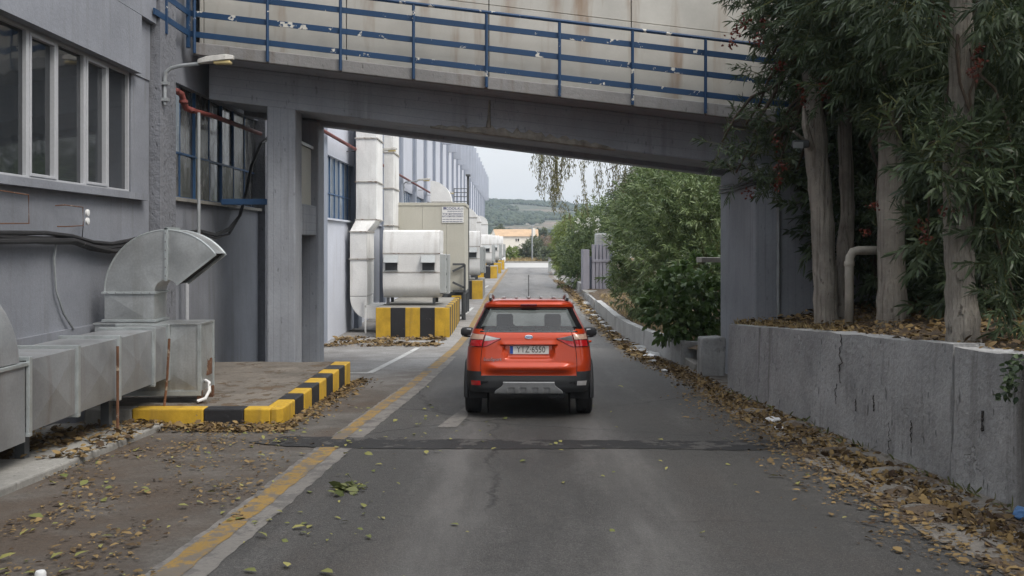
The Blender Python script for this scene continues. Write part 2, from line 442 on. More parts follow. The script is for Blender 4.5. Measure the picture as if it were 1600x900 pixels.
def marking_mat(name, colr, wear, under):
    t = NT(name); c = t.co()
    n = t.noise(c, 3.5, 7, .75); f2 = t.noise(c, 26, 5, .7)
    col = t.mix(t.ramp(t.noise(c, .8, 3), .3, .7), tuple(x*.8 for x in colr), colr)
    col = t.mix(t.ramp(f2, .5, .62, 0, .55), col, under)
    col = t.mix(t.ramp(n, wear, wear+.05, 0, .9), col, under)
    t.set('Base Color', col); t.set('Roughness', .8); t.bump(f2, .003)
    return t.m
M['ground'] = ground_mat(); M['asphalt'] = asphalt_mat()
M['mark_yellow'] = marking_mat('worn yellow marking', (.30,.185,.045), .505, (.13,.115,.098))
M['mark_white'] = marking_mat('worn white marking', (.60,.60,.58), .55, (.27,.265,.255))
M['mark_grey'] = marking_mat('scraped marking', (.21,.195,.175), .50, (.11,.102,.095))
M['tar'] = pm('tar patch', (.030,.029,.029), .75, var=.4, vs=2, fine=.3, fs=60, chip=(.075,.07,.065), cs=2.2, ct=.53, bump=.008, bs=50)
M['gutter'] = pm('broken gutter concrete', (.22,.20,.175), .95, var=.35, vs=1.6, fine=.3, fs=20, chip=(.11,.08,.055), cs=1.8, ct=.54, bump=.02, bs=14)
M['apron'] = pm('pale junction paving', (.42,.415,.40), .9, var=.12, vs=.15, bump=.004)

def ylx(y): return float(np.interp(y, [0, 6, 7.7, 11.2, 17.4, 30.6, 45.6, 103, 400], [-2.24,-2.14,-2.08,-2.0,-1.77,-1.52,-1.27,-.46,3.5]))   # the yellow edge line
def rex(y): return float(np.interp(y, [-20, 7, 11, 16, 23.5, 35, 55, 80, 96, 105, 112], [3.1,3.05,3.1,3.2,2.95,2.98,2.95,3.1,3.7,6,14]))
mb = MB(); mb.grid(lambda y, u: (u, y, gz(y)), YS, [-900,-200,-60,-20,-6,-3,0,3,6,20,60,200,900])
struct(mb.build('ground', M['ground'], smooth='all'))
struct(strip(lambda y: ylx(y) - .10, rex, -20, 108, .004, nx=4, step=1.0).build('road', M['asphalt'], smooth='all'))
struct(strip(-5.6, 60, 104, 134, .003, nx=2).build('junction_paving', M['apron'], smooth='all'))
def line(name, xa, w, y0, y1, off, mat, step=1.0):
    f = xa if callable(xa) else (lambda y: xa)
    j = lambda y, p: min(w, .2)*.05*(.6*math.sin(y*6.3+p) + .8*math.sin(y*17.1+2*p) + .5*math.sin(y*1.2+p))
    return struct(strip(lambda y: f(y) - w/2 + j(y, 0), lambda y: f(y) + w/2 + j(y, 2), y0, y1, off, step=step if y0 > 20 else .12).build(name, mat))
line('pale_joint_strip', lambda y: ylx(y) + .05, .40, -6, 24, .008, M['mark_grey'])
line('yellow_edge_line', ylx, .19, -6, 10.6, .012, M['mark_yellow'])
line('yellow_edge_line', lambda y: ylx(y) - .03, .17, 11.15, 20, .012, M['mark_yellow'])
line('yellow_edge_line', ylx, .22, 20.6, 103, .012, M['mark_yellow'], 2)
# bay markings on the apron
def wline(a, b, w):
    a = Vector((a[0], a[1], 0)); b = Vector((b[0], b[1], 0)); d = (b-a).normalized(); n = Vector((-d.y, d.x, 0)) * w/2
    mb = MB(); k = max(1, int((b-a).length)); pts = [a.lerp(b, i/k) for i in range(k+1)]
    mb.add([(p.x+s*n.x, p.y+s*n.y, gz(p.y)+.009) for p in pts for s in (-1, 1)], [(2*i, 2*i+1, 2*i+3, 2*i+2) for i in range(k)])
    return struct(mb.build('white_bay_line', M['mark_white']))
wline((-3.62, 19.6), (-2.90, 19.55), .13)
wline((-2.90, 19.5), (-2.66, 27.2), .14)
wline((-2.35, 33.5), (-1.75, 43.0), .13)
wline((-2.1, 49), (-1.55, 62), .13)
def ragged(name, pts, off, mat, amp=.03, step=.12, seed=1):
    """irregular flat patch: outline resampled and jittered, fanned from its centre line"""
    rg = random.Random(seed); out = []
    for k in range(len(pts)):
        a = pts[k]; b = pts[(k+1) % len(pts)]; d = math.hypot(b[0]-a[0], b[1]-a[1]); n = max(1, int(d/step))
        for i in range(n):
            t = i/n; out.append((a[0]+(b[0]-a[0])*t+rg.uniform(-amp, amp), a[1]+(b[1]-a[1])*t+rg.uniform(-amp, amp)))
    me = bpy.data.meshes.new(name); bm = bmesh.new()
    f = bm.faces.new([bm.verts.new((x, y, gz(y)+off)) for x, y in out]); bmesh.ops.triangulate(bm, faces=[f]); bmesh.ops.recalc_face_normals(bm, faces=bm.faces)
    bm.to_mesh(me); bm.free(); me.materials.append(mat)
    return struct(link(name, me))
ragged('tar_trench_patch', [(-3.0,10.95),(-2.6,10.72),(-1.6,10.55),(0,10.5),(1.4,10.55),(2.4,10.42),(3.35,10.6),(3.3,11.15),(2.2,11.05),(1.2,11.1),(0,11.12),(-1.7,11.3),(-2.7,11.4)], .0095, M['tar'])
mb = MB(); mb.add([(x, y, gz(y)+.009) for x, y in [(-.95,12.1),(-.70,12.1),(-.42,15.2),(-.56,15.2)]], [(0,1,2,3)])
struct(mb.build('scraped_road_stripe', M['mark_grey']))
struct(strip(lambda y: rex(y) - .05 + .06*math.sin(y*2.3) + .04*math.sin(y*5.1), lambda y: rex(y) + .26 + .07*math.sin(y*1.7+1), -12, 100, .009, step=.7).build('road_edge_strip', M['gutter']))
struct(strip(lambda y: rex(y) + .28, 4.3, -12, 60, .006, nx=3).build('gutter_bed', M['gutter']))
mb = MB(); mb.box(-5.9, -4.35, -4, 12.0, -.4, .0)
o = mb.build('concrete_slab_strip', M['concrete'], bevel=.02)
for v in o.data.vertices: v.co.z += gz(v.co.y) + .075
struct(o)

# ------------------------------------------------------------------ the long factory building on the left
BX = -5.73
BL = thing('factory_building', 'long grey and white factory building with pilasters running down the left side', 'building', (BX, 20, 0))
def wx(y): return BX + max(0, .0053*(y-25))
PIL = [15.25 + 6.42*k for k in range(25)]
SILL, HEAD = 3.17, 4.96
YEND = 172
def wallpiece(name, y0, y1, z0, z1, mat, th=.35, out=0.0):
    mb = MB(); a = wx(y0)+out; b = wx(y1)+out
    mb.add([(a-th,y0,z0),(a,y0,z0),(b,y1,z0),(b-th,y1,z0),(a-th,y0,z1),(a,y0,z1),(b,y1,z1),(b-th,y1,z1)],
           [(0,3,2,1),(4,5,6,7),(0,1,5,4),(1,2,6,5),(2,3,7,6),(3,0,4,7)])
    return mb.build(name, mat, BL)
# near office wall: below the sill, a proud band above the windows
wallpiece('wall', -8, 15.2, -.9, SILL-.12, M['wall'], out=-.02)
wallpiece('plinth', -8, 15.2, -.9, 1.28, M['wall'], out=.03)
wallpiece('wall', -8, 14.55, HEAD, 5.84, M['wall'], out=.12)
wallpiece('wall', -8, 15.2, 5.86, 14.0, M['wall'], out=.10)
wallpiece('wall', 14.5, 15.2, SILL-.12, HEAD, M['wall'], out=-.02)
wallpiece('wall', 14.56, 15.2, HEAD, 5.85, M['wall'], out=.0)
wallpiece('sill', -8, 14.9, SILL-.12, SILL-.02, M['wall'], out=.10)
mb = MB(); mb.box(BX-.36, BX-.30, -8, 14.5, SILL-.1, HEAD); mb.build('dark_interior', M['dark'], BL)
t = NT('pane with blind'); c = t.co()
wv = t.new('ShaderNodeTexWave', bands_direction='Z'); wv.inputs['Scale'].default_value = 9.5
t.l.new(c, wv.inputs['Vector'])
t.set('Base Color', t.mix(wv.outputs['Fac'], (.028,.031,.036), (.05,.055,.06))); t.set('Roughness', .05); t.set('Specular IOR Level', .8)
M['paneblind'] = t.m
wy = [7.2, 7.95, 8.7, 9.5, 10.3, 11.42, 12.15, 12.95, 13.68, 14.44]
kinds = ['pane','pane','pane','pane','pane','pane','paneblind','paneblind','paneblind']
for i in range(len(wy)-1):
    y0, y1 = wy[i], wy[i+1]; op = i % 2 == 1
    z0, z1 = SILL-.02, HEAD
    mb = MB(); x = BX-.05; fw = .042
    for (a, b, c0, d) in ((y0, y0+fw, z0, z1), (y1-.03, y1, z0, z1), (y0+fw, y1-.03, z0, z0+fw), (y0+fw, y1-.03, z1-fw, z1)):
        mb.box(x-.06, x+.02, a, b, c0, d)
    if op:
        for (a, b, c0, d) in ((y0+fw, y0+fw+.038, z0+fw, z1-fw), (y1-.08, y1-.03, z0+fw, z1-fw), (y0+fw+.038, y1-.08, z0+fw, z0+fw+.038), (y0+fw+.038, y1-.08, z1-fw-.05, z1-fw)):
            mb.box(x-.05, x+.032, a, b, c0, d)
    fr = mb.build('window_frame', M['alu'], BL, bevel=.006)
    mb = MB(); mb.box(x-.04, x-.03, y0+fw-.01, y1-.02, z0+fw-.01, z1-fw+.01); mb.build('pane', M[kinds[i]], fr)
# pilasters
for k, y in enumerate(PIL):
    if y > YEND: break
    if k == 0:
        wobble(wallpiece('pilaster', y, y+.72, -.8, 14, M['pilaster'], th=.5, out=.14), .006, 3, cuts=0)
    else:
        wallpiece('pilaster', y, y+.8, -1, 14, M['pilaster'] if k == 1 else M['farpil'], th=.5, out=.16)
    if k > 2:
        mb = MB(); a = wx(y)
        mb.box(a+.165, a+.84, y+.2, y+.55, 9.95, 14.1); mb.build('fin', M['fin'], BL)
# bays between pilasters
for k in range(len(PIL)-1):
    y0, y1 = PIL[k]+(.72 if k == 0 else .8), PIL[k+1]
    if y1 > YEND: break
    near = k == 0
    wm = M['wall'] if near else M['whitewall']
    wallpiece('wall', y0, y1, -1, SILL-.06, wm)
    wallpiece('wall', y0, y1, 5.14, 14, wm)
    wallpiece('sill', y0, y1, SILL-.06, SILL, M['concrete'] if near else wm, out=.09)
    if k > 10: 
        wallpiece('wall', y0, y1, SILL, 5.14, wm); continue
    n = 7 if k < 3 else 6
    tz = 3.95
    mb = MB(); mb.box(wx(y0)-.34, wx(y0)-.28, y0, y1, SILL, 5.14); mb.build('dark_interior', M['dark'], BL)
    fm = M['bluesteel']
    for r in range(2):
        za, zb = ((SILL, tz), (tz, 5.14))[r]
        for i in range(n):
            a = y0 + (y1-y0)*i/n; b = y0 + (y1-y0)*(i+1)/n; x = wx(a)-.10
            if k < 4:
                mb = MB()
                mb.box(x-.03, x+.02, a, a+.035, za, zb); mb.box(x-.03, x+.02, a+.035, b, za, za+.035)
                fr = mb.build('window_frame', fm, BL)
                mb = MB(); tilt = .06 * random.uniform(-.4, 1) if near else 0
                mb.add([(x-.01,a+.03,za+.03),(x-.01+tilt,b,za+.03),(x-.01+tilt,b,zb),(x-.01,a+.03,zb)], [(0,1,2,3)])
                pmn = ('panepale' if (r == 1 and i == 0) else 'panedirty') if near else 'panefar'
                p = mb.build('pane', M[pmn], fr)
                so = p.modifiers.new('thick', 'SOLIDIFY'); so.thickness = .006
            elif r == 0:
                mb = MB(); mb.box(x-.02, x, a+.04, b, SILL, 5.14); mb.build('pane', M['panefar'], BL)
                mb = MB(); mb.box(x-.03, x+.02, a, a+.04, SILL, 5.14); mb.build('window_frame', fm, BL)
mb = MB(); mb.box(BX-14, BX-.6, -8, YEND, 13.6, 14.05); mb.build('roof', M['concrete'], BL)
mb = MB(); mb.box(BX-14, wx(YEND)-.0, YEND-.3, YEND, -1, 14.0); mb.build('end_wall', M['whitewall'], BL)
mb = MB(); mb.box(BX-14, BX, -8.35, -8.0, -1, 14.0); mb.build('end_wall', M['wall'], BL)
mb = MB(); mb.box(BX-14.2, BX-14, -8, YEND, -1, 14.0); mb.build('back_wall', M['wall'], BL)

# ------------------------------------------------------------------ sloping bridge over the road
BR = thing('bridge', 'grey concrete bridge sloping down to the right across the road', 'bridge', (-1, 18.9, 0))
YF, YB = 17.6, 20.3
def zb(x): return 4.455 - .1245*(x+.94)           # underside of the beams
def zd(x): return 5.14 - .118*(x+1.11)            # underside of the deck edge
XL, XR = -5.56, 8.2
def slope(name, x0, x1, y0, y1, f0, f1, mat, bevel=.02, n=1, parent=None):
    mb = MB(); xs = [x0 + (x1-x0)*i/n for i in range(n+1)]
    vs = []
    for x in xs: vs += [(x,y0,f0(x)),(x,y1,f0(x)),(x,y1,f1(x)),(x,y0,f1(x))]
    fs = [(0,1,2,3), (4*n,4*n+3,4*n+2,4*n+1)]
    for i in range(n):
        a = 4*i
        for j in range(4): fs.append((a+j, a+(j+1) % 4, a+4+(j+1) % 4, a+4+j))
    mb.add(vs, fs); return mb.build(name, mat, parent or BR, bevel=bevel)
slope('beam', XL, XR, YF, YF+.42, zb, lambda x: zd(x)+.02, M['beam'])
slope('beam', XL, XR, YB-.42, YB, zb, lambda x: zd(x)+.02, M['beam'])
slope('soffit_slab', XL, XR, YF+.42, YB-.42, lambda x: zb(x)+.10, lambda x: zb(x)+.3, M['beam'])
slope('deck_slab', XL, XR, 16.72, 21.2, lambda x: zd(x)+.02, lambda x: zd(x)+.18, M['beam'])
# pale edge blocks between the railing posts
POSTX = [PX(307, 16.7) + 1.262*i for i in range(-0, 9)]
px = [XL] + [p for p in POSTX if p > XL+.1] + [XR]
for i in range(len(px)-1):
    slope('deck_edge_block', px[i]+.012, px[i+1]-.012, 16.62, 16.75, zd, lambda x: zd(x)+.215, M['deck'], bevel=.015)
# spalled strip along the beam's lower edge
mb = MB(); rs = np.random.default_rng(3)
xs = np.linspace(-1.5, 1.9, 46); top = []; 
for x in xs:
    e = max(.02, .13 * math.sin(math.pi*(x+1.5)/3.4)**.6 * (0.55 + .9*rs.random()))
    top.append(e)
vs = []
for x, e in zip(xs, top):
    d = .012 + .018*rs.random()
    vs += [(x, YF-d*.3, zb(x)+e), (x, YF-d, zb(x)+e*.5), (x, YF-d*.8, zb(x)-.012+.02*rs.random()), (x, YF+.1, zb(x)-.015)]
mb.add(vs, [(4*i+j, 4*i+4+j, 4*i+5+j, 4*i+1+j) for i in range(len(xs)-1) for j in range(3)])
mb.build('spalled_edge', M['spall'], BR)
mb = MB(); xx = PX(764, 17.6); mb.tube([(xx-.01,17.585,zb(xx)+.12),(xx,17.59,zb(xx)+.3),(xx+.01,17.595,zb(xx)+.62)], [.05,.03,.018], 6); mb.build('lime_runoff', M['spall'], BR)
# columns at the left end
c0, c1 = -4.50, -3.97
def colm(name, x0, x1, y0, y1, z0, mat=M['column'], top=None, bevel=.03):
    mb = MB(); t0 = (top or zb)(x0)+.05; t1 = (top or zb)(x1)+.05
    mb.add([(x0,y0,z0),(x1,y0,z0),(x1,y1,z0),(x0,y1,z0),(x0,y0,t0),(x1,y0,t1),(x1,y1,t1),(x0,y1,t0)],
           [(0,3,2,1),(4,5,6,7),(0,1,5,4),(1,2,6,5),(2,3,7,6),(3,0,4,7)])
    return mb.build(name, mat, BR, bevel=bevel)
colm('column', c0, c1, YF+.01, YF+.55, -.6)
colm('column', c0, c1, YB-.62, YB+.0, -.8)
mb = MB(); mb.box(c0+.05, c1-.04, YF+.5, YB-.6, 2.55, 3.15); mb.build('cross_beam', M['beam'], BR, bevel=.02)
mb = MB(); mb.box(c0+.05, c0+.20, YF+.5, YB-.6, -.7, 2.6); mb.build('infill_wall', M['column'], BR)
mb = MB(); mb.box(c0+.1, c1-.12, YF+.62, YB-.75, 3.155, 4.3); mb.build('meter_cabinet', M['coldroom'], BR, bevel=.01)
mb = MB(); mb.box(c0+.08, c1-.08, YF+.60, YB-.72, 4.3, 4.36); mb.build('cabinet_lid', M['galvdark'], BR)
# pier at the right end: road face along y, front face towards the camera
mb = MB(); xa = 4.36
mb.add([(xa,17.3,-1),(xa+3.6,17.3,-1),(xa+3.6,20.1,-1),(xa,20.1,-1),(xa,17.3,zb(xa)+.05),(xa+3.6,17.3,zb(xa+3.6)+.05),(xa+3.6,20.1,zb(xa+3.6)+.05),(xa,20.1,zb(xa)+.05)],
       [(0,3,2,1),(4,5,6,7),(0,1,5,4),(1,2,6,5),(2,3,7,6),(3,0,4,7)])
mb.build('pier', M['column'], BR, bevel=.04)
# enclosed corridor of beige sheets standing on the deck
seams = [XL+.02] + [POSTX[i] + .03 for i in (0, 2, 4, 6, 8)] + [XR]
for i in range(len(seams)-1):
    a, b = seams[i]+.008, seams[i+1]-.008
    slope('cladding_panel', a, b, 17.0, 17.06, lambda x: zd(x)+.17, lambda x: zd(x)+1.55, M['clad'], bevel=.006)
    slope('cladding_panel', a, b, 17.02, 17.08, lambda x: zd(x)+1.565, lambda x: zd(x)+3.4, M['clad'], bevel=.006)
slope('corridor_core', XL+.02, XR, 17.09, 19.9, lambda x: zd(x)+.17, lambda x: zd(x)+3.35, M['dark'], bevel=0)
slope('corridor_roof', XL, XR, 16.95, 20.0, lambda x: zd(x)+3.4, lambda x: zd(x)+3.5, M['clad'])
slope('corridor_back', XL, XR, 19.91, 19.96, lambda x: zd(x)+.17, lambda x: zd(x)+3.35, M['clad'])

RL = thing('railing', 'chipped blue steel railing along the sloping bridge deck', 'railing', (-1, 16.6, 5.2))
yr = 16.62
for x in POSTX:
    mb = MB(); mb.tube([(x,yr-.03,zd(x)+.02),(x,yr-.03,zd(x)+1.30)], .028, 8); mb.build('post', M['blue'], RL, smooth=True)
x0, x1 = PX(295, yr), XR
for h in (.30, .655, 1.02):
    slope('rail', x0, x1, yr-.005, yr+.02, lambda x, h=h: zd(x)+h, lambda x, h=h: zd(x)+h+.10, M['blue'], bevel=.004, parent=RL)
mb = MB(); mb.tube([(x0,yr-.03,zd(x0)+1.32),(x1,yr-.03,zd(x1)+1.32)], .032, 8); mb.build('hand_rail', M['blue'], RL, smooth=True)
xs_ = x0
for h in (.30, .655, 1.02, 1.3):
    mb = MB(); mb.box(xs_-.012, xs_+.012, 15.0, yr, zd(xs_)+h, zd(xs_)+h+.10); mb.build('rail', M['blue'], RL)
for y in (15.5, yr-.02):
    mb = MB(); mb.box(xs_-.03, xs_+.03, y-.03, y+.03, zd(xs_)+.1, zd(xs_)+1.5); mb.build('post', M['blue'], RL)

# ------------------------------------------------------------------ striped platform on the left
PL = thing('loading_platform', 'low concrete platform edged with black and yellow painted kerb blocks', 'platform', (-4.2, 15, 0))
px1 = -2.98; pzt = .245
mb = MB(); mb.box(BX+.15, px1-.24, 12.67, 17.42, -.7, pzt-.006); wobble(mb.build('platform_slab', M['platform'], PL), .012, 1.5, cuts=4)
fx = [(-5.55,-4.93,'concrete'),(-4.93,-4.0,'yellow'),(-4.0,-3.48,'black'),(-3.48,-3.13,'yellow')]
for a, b, m in fx:
    mb = MB(); mb.box(a+.002, b-.002, 12.44, 12.67, -.2, pzt); mb.build('kerb_block', M[m], PL, bevel=.02)
mb = MB(); mb.prism([(-3.13,12.44,-.2),(-3.05,12.44,-.2),(px1,12.52,-.2),(px1,12.67,-.2),(-3.13,12.67,-.2)], (0,0,.2+pzt)); mb.build('kerb_block', M['yellow'], PL, bevel=.015)
ys = np.linspace(12.67, 17.42, 10)
for i in range(9):
    mb = MB(); mb.box(px1-.24, px1 + .006*i, ys[i]+.002, ys[i+1]-.002, -.7, pzt + .004*(i % 2)); mb.build('kerb_block', M['yellow' if i % 2 == 0 else 'black'] if i else M['yellow'], PL, bevel=.018)

# ------------------------------------------------------------------ the orange red car (local: x right, y forward, z up, origin on the ground under the rear axle)
def car_paint():
    t = NT('orange red metallic paint'); c = t.co('obj')
    fl = t.noise(c, 900, 2)
    lw = t.new('ShaderNodeLayerWeight'); lw.inputs[0].default_value = .35
    col = t.mix(t.ramp(lw.outputs['Facing'], .1, .9), (.50,.045,.004), (.32,.020,.003))
    col = t.mix(t.ramp(t.noise(c, 2.2, 5, .7), .5, .8, 0, .05), col, (.40,.26,.17))
    sz = t.new('ShaderNodeSeparateXYZ'); t.l.new(t.new('ShaderNodeTexCoord').outputs['Object'], sz.inputs[0])
    t.set('Base Color', col); t.set('Metallic', .2); t.set('Roughness', t.ramp(fl, .3, .7, .30, .42)); t.set('Coat Weight', .7); t.set('Coat Roughness', .04); t.set('Specular IOR Level', .25)
    return t.m
M['carpaint'] = car_paint()
M['carplastic'] = pm('black bumper plastic', (.028,.029,.031), .62, var=.12, vs=2, fine=.05, fs=200, bump=.0008, bs=300, co='obj')
M['skid'] = pm('silver skid paint', (.36,.365,.37), .42, metal=.5, var=.06, bump=0, co='obj')
M['tyre'] = pm('tyre rubber', (.030,.030,.031), .82, var=.2, vs=6, chip=(.07,.065,.06), cs=7, ct=.62, bump=.001, bs=80, co='obj')
M['rim'] = pm('alloy', (.42,.43,.44), .35, metal=.9, var=.1, bump=0, co='obj')
M['gloss'] = pm('gloss black', (.012,.012,.013), .12, var=.05, fine=0, bump=0, co='obj', coat=.5)
M['chrome'] = pm('chrome', (.75,.76,.78), .12, metal=1, var=.05, fine=0, bump=0, co='obj')
M['seat'] = pm('grey seat cloth', (.16,.165,.175), .9, var=.1, fine=.1, fs=200, bump=.001, bs=200, co='obj')
M['cabin'] = pm('dark cabin trim', (.03,.03,.032), .8, var=.1, bump=0, co='obj')
M['headliner'] = pm('pale headliner', (.5,.5,.49), .9, var=.05, bump=0, co='obj')
def lens(name, col, rough=.12):
    t = NT(name); c = t.co('obj')
    wv = t.new('ShaderNodeTexWave', bands_direction='X'); wv.inputs['Scale'].default_value = 18; t.l.new(c, wv.inputs['Vector'])
    t.set('Base Color', t.mix(wv.outputs['Fac'], tuple(x*.6 for x in col), col)); t.set('Roughness', rough); t.set('Coat Weight', 1.0); t.set('Coat Roughness', .03)
    return t.m
M['lens_red'] = lens('red lamp lens', (.55,.012,.015)); M['lens_deep'] = lens('deep red lamp lens', (.17,.006,.01)); M['lens_clear'] = lens('clear lamp lens', (.55,.53,.52)); M['lens_smoke'] = lens('smoky lamp lens', (.14,.12,.12)); M['lens_amber'] = lens('amber tinted lens', (.62,.40,.30))
M['plate'] = pm('number plate white', (.84,.83,.79), .45, var=.06, bump=0, co='obj')
M['plate_blue'] = pm('plate blue', (.035,.10,.42), .45, var=.05, bump=0, co='obj')
M['emblem'] = pm('pale emblem face', (.45,.50,.58), .25, metal=.4, var=.05, bump=0, co='obj')
M['ink'] = pm('plate ink', (.12,.105,.085), .6, var=.1, bump=0, co='obj')

CAR = thing('parked_car', 'orange red compact car seen from behind on the road under the bridge', 'car')
_h  = [.24,.30,.36,.42,.50,.575,.64,.72,.80,.90,1.00,1.08,1.14,1.19,1.25,1.32,1.40,1.47,1.495,1.53,1.56,1.585,1.605]
_hw = [.76,.81,.835,.85,.862,.87,.874,.878,.876,.868,.853,.832,.812,.793,.762,.725,.683,.650,.645,.632,.605,.56,.46]
_yr = [-.20,-.34,-.70,-.735,-.745,-.745,-.74,-.735,-.725,-.71,-.70,-.685,-.66,-.625,-.58,-.525,-.462,-.41,-.475,-.485,-.47,-.40,-.25]
_yf = [3.0,3.20,3.30,3.34,3.37,3.38,3.38,3.37,3.33,3.26,3.05,2.35,2.12,2.04,1.94,1.83,1.68,1.50,1.42,1.28,1.10,.92,.60]
def prof(h): return [float(np.interp(h, _h, a)) for a in (_hw, _yr, _yf)]
def sst(a, b, x):
    t = min(1, max(0, (x-a)/(b-a))); return t*t*(3-2*t)
RC = .21
def rear_disp(x, h):
    ax = abs(x); d = 0
    half = .30 + .05*sst(.78, 1.0, h)
    d += .055 * (1 - sst(half-.02, half+.035, ax)) * sst(.79, .83, h) * (1 - sst(.985, 1.0, h))       # plate recess
    d -= .012 * (1 - sst(.36, .42, ax)) * sst(.985, 1.0, h) * (1 - sst(1.0, 1.06, h))                  # lip above the plate
    d -= .042 * (1 - sst(.70, .765, h)) * sst(.61, .69, h) * (1 - sst(.45, .66, ax))                    # lower crease
    d += .016 * (1 - sst(.60, .655, h)) * sst(.52, .58, h) * (1 - sst(.5, .62, ax))
    return d
def surf(u, h, off=0.0):
    """u in 0..1 rear half, 1..2 rear corner, 2..3 side, 3..4 front corner, 4..5 front"""
    hw, yr, yf = prof(h)
    rc = min(RC, hw*.35); rf = min(.42, hw*.55)
    bul = lambda x: .055*(x/hw)**2
    xe = hw-rc; ye = yr + bul(xe)
    if u <= 1: x = xe*u; y = yr + bul(x) + rear_disp(x, h)
    elif u <= 2:
        a = (u-1)*math.pi/2; x = xe + rc*math.sin(a); y = ye + rc*1.25*(1-math.cos(a)) + .06*(u-1)*0
    elif u <= 3:
        x = hw; y0 = ye + rc*1.25; y1 = yf-rf; y = y0 + (y1-y0)*(u-2)
    elif u <= 4:
        a = (u-3)*math.pi/2; x = hw-rf*(1-math.cos(a)); y = yf-rf + rf*math.sin(a)
    else: x = (hw-rf)*(5-u); y = yf
    # tuck the tail and nose in a little, flare over the wheels
    k = .035*sst(.55, -.75, y) if y < .55 else .05*sst(2.3, 3.4, y)
    x *= 1 - k*(0 if h < .3 else 1)
    if off:
        e = 1e-3
        p = Vector((x, y, h)); q = Vector(surf(min(5, u+e), h)) - Vector(surf(max(0, u-e), h)); r = Vector(surf(u, min(1.6, h+.01))) - Vector(surf(u, max(.25, h-.01)))
        n = q.cross(r)
        if n.length > 1e-9:
            n.normalize()
            if n.dot(Vector((x, y-1.2, 0))) < 0: n = -n
            p += n*off
        return tuple(p)
    return (x, y, h)
us = [i/16 for i in range(17)] + [1+i/9 for i in range(1, 10)] + [2+i/34 for i in range(1, 35)] + [3+i/8 for i in range(1, 9)] + [4+i/8 for i in range(1, 9)]
hs = sorted(set([.24,.27,.30,.33,.36] + [round(.38+.02*i, 3) for i in range(40)] + [.575,1.155,1.17,1.185,1.20,1.24,1.27,1.30,1.33,1.36,1.39,1.42,1.45,1.47,1.478,1.495,1.51,1.53,1.545,1.56,1.573,1.585,1.595,1.605]))
def cls(u, h, y):
    if u < 1: bt = .575
    elif u < 2: bt = .64
    else: bt = .46
    if h < bt: return 'bumper' if u < 2 else 'front_bumper' if u > 3 else 'sill_cladding'
    if 1.155 < h < 1.47 and u < 1.67 and (h > 1.2 or u < .9 + (h-1.155)*9): return 'rear_window' if u < 1.3 else 'window_surround'
    if 2 <= u < 3 and 1.14 < h < 1.45:
        if -.22 < y < .42 or .50 < y < 1.36: return 'side_window'
        if 1.44 < y and y < 2.0-(h-1.14)*1.9: return 'side_window'
        if y < 1.5 : return 'pillar'
    if u > 3.25 and 1.12 < h < 1.52: return 'windscreen'
    return 'body'
groups = {}
full = [(u, 1) for u in us] + [(u, -1) for u in us[::-1][1:-1]]
def sp(uu, h):
    p = surf(uu[0], h); return (p[0]*uu[1], p[1], p[2])
ring = [[sp(uu, h) for uu in full] for h in hs]
n = len(full)
for i in range(len(hs)-1):
    for j in range(n):
        k = (j+1) % n
        um = (full[j][0] + full[k][0]) / 2; hm = (hs[i]+hs[i+1])/2
        q = [ring[i][j], ring[i][k], ring[i+1][k], ring[i+1][j]]
        if um < 2 and hm < .36: continue
        c = cls(um, hm, sum(p[1] for p in q)/4)
        key = c + ('L' if q[0][0]+q[1][0] < 0 else 'R') if c in ('side_window', 'sill_cladding', 'pillar', 'window_surround') else c
        groups.setdefault(key, []).append(q)
groups['body'] += []
cmat = {'body':'carpaint','bumper':'carplastic','front_bumper':'carplastic','sill_cladding':'carplastic','rear_window':'carglass','side_window':'carglass','windscreen':'clearglass','pillar':'gloss','window_surround':'gloss'}
carparts = {}
for key, qs in groups.items():
    c = key.rstrip('LR'); bm = bmesh.new(); vm = {}
    def V(p):
        kk = tuple(round(x, 4) for x in p)
        if kk not in vm: vm[kk] = bm.verts.new(p)
        return vm[kk]
    for q in qs:
        vv = []
        for p in q:
            w = V(p)
            if w not in vv: vv.append(w)
        if len(vv) > 2:
            try: bm.faces.new(vv)
            except ValueError: pass
    if c == 'body':
        top = [V(p) for p in ring[-1]]
        f = bm.faces.new(top); r_ = bmesh.ops.inset_region(bm, faces=[f], thickness=.12, depth=.018)
    bmesh.ops.recalc_face_normals(bm, faces=bm.faces)
    me = bpy.data.meshes.new(c); bm.to_mesh(me); bm.free()
    me.polygons.foreach_set('use_smooth', [True]*len(me.polygons)); me.set_sharp_from_angle(angle=R(38))
    me.materials.append(M[cmat[c]])
    carparts[key] = link(c, me, CAR)
# orient outward
for key in carparts:
    me = carparts[key].data
    s_ = sum((p.center - Vector((0, 1.3, .9))).dot(p.normal)*p.area for p in me.polygons)
    if s_ < 0:
        me.flip_normals()
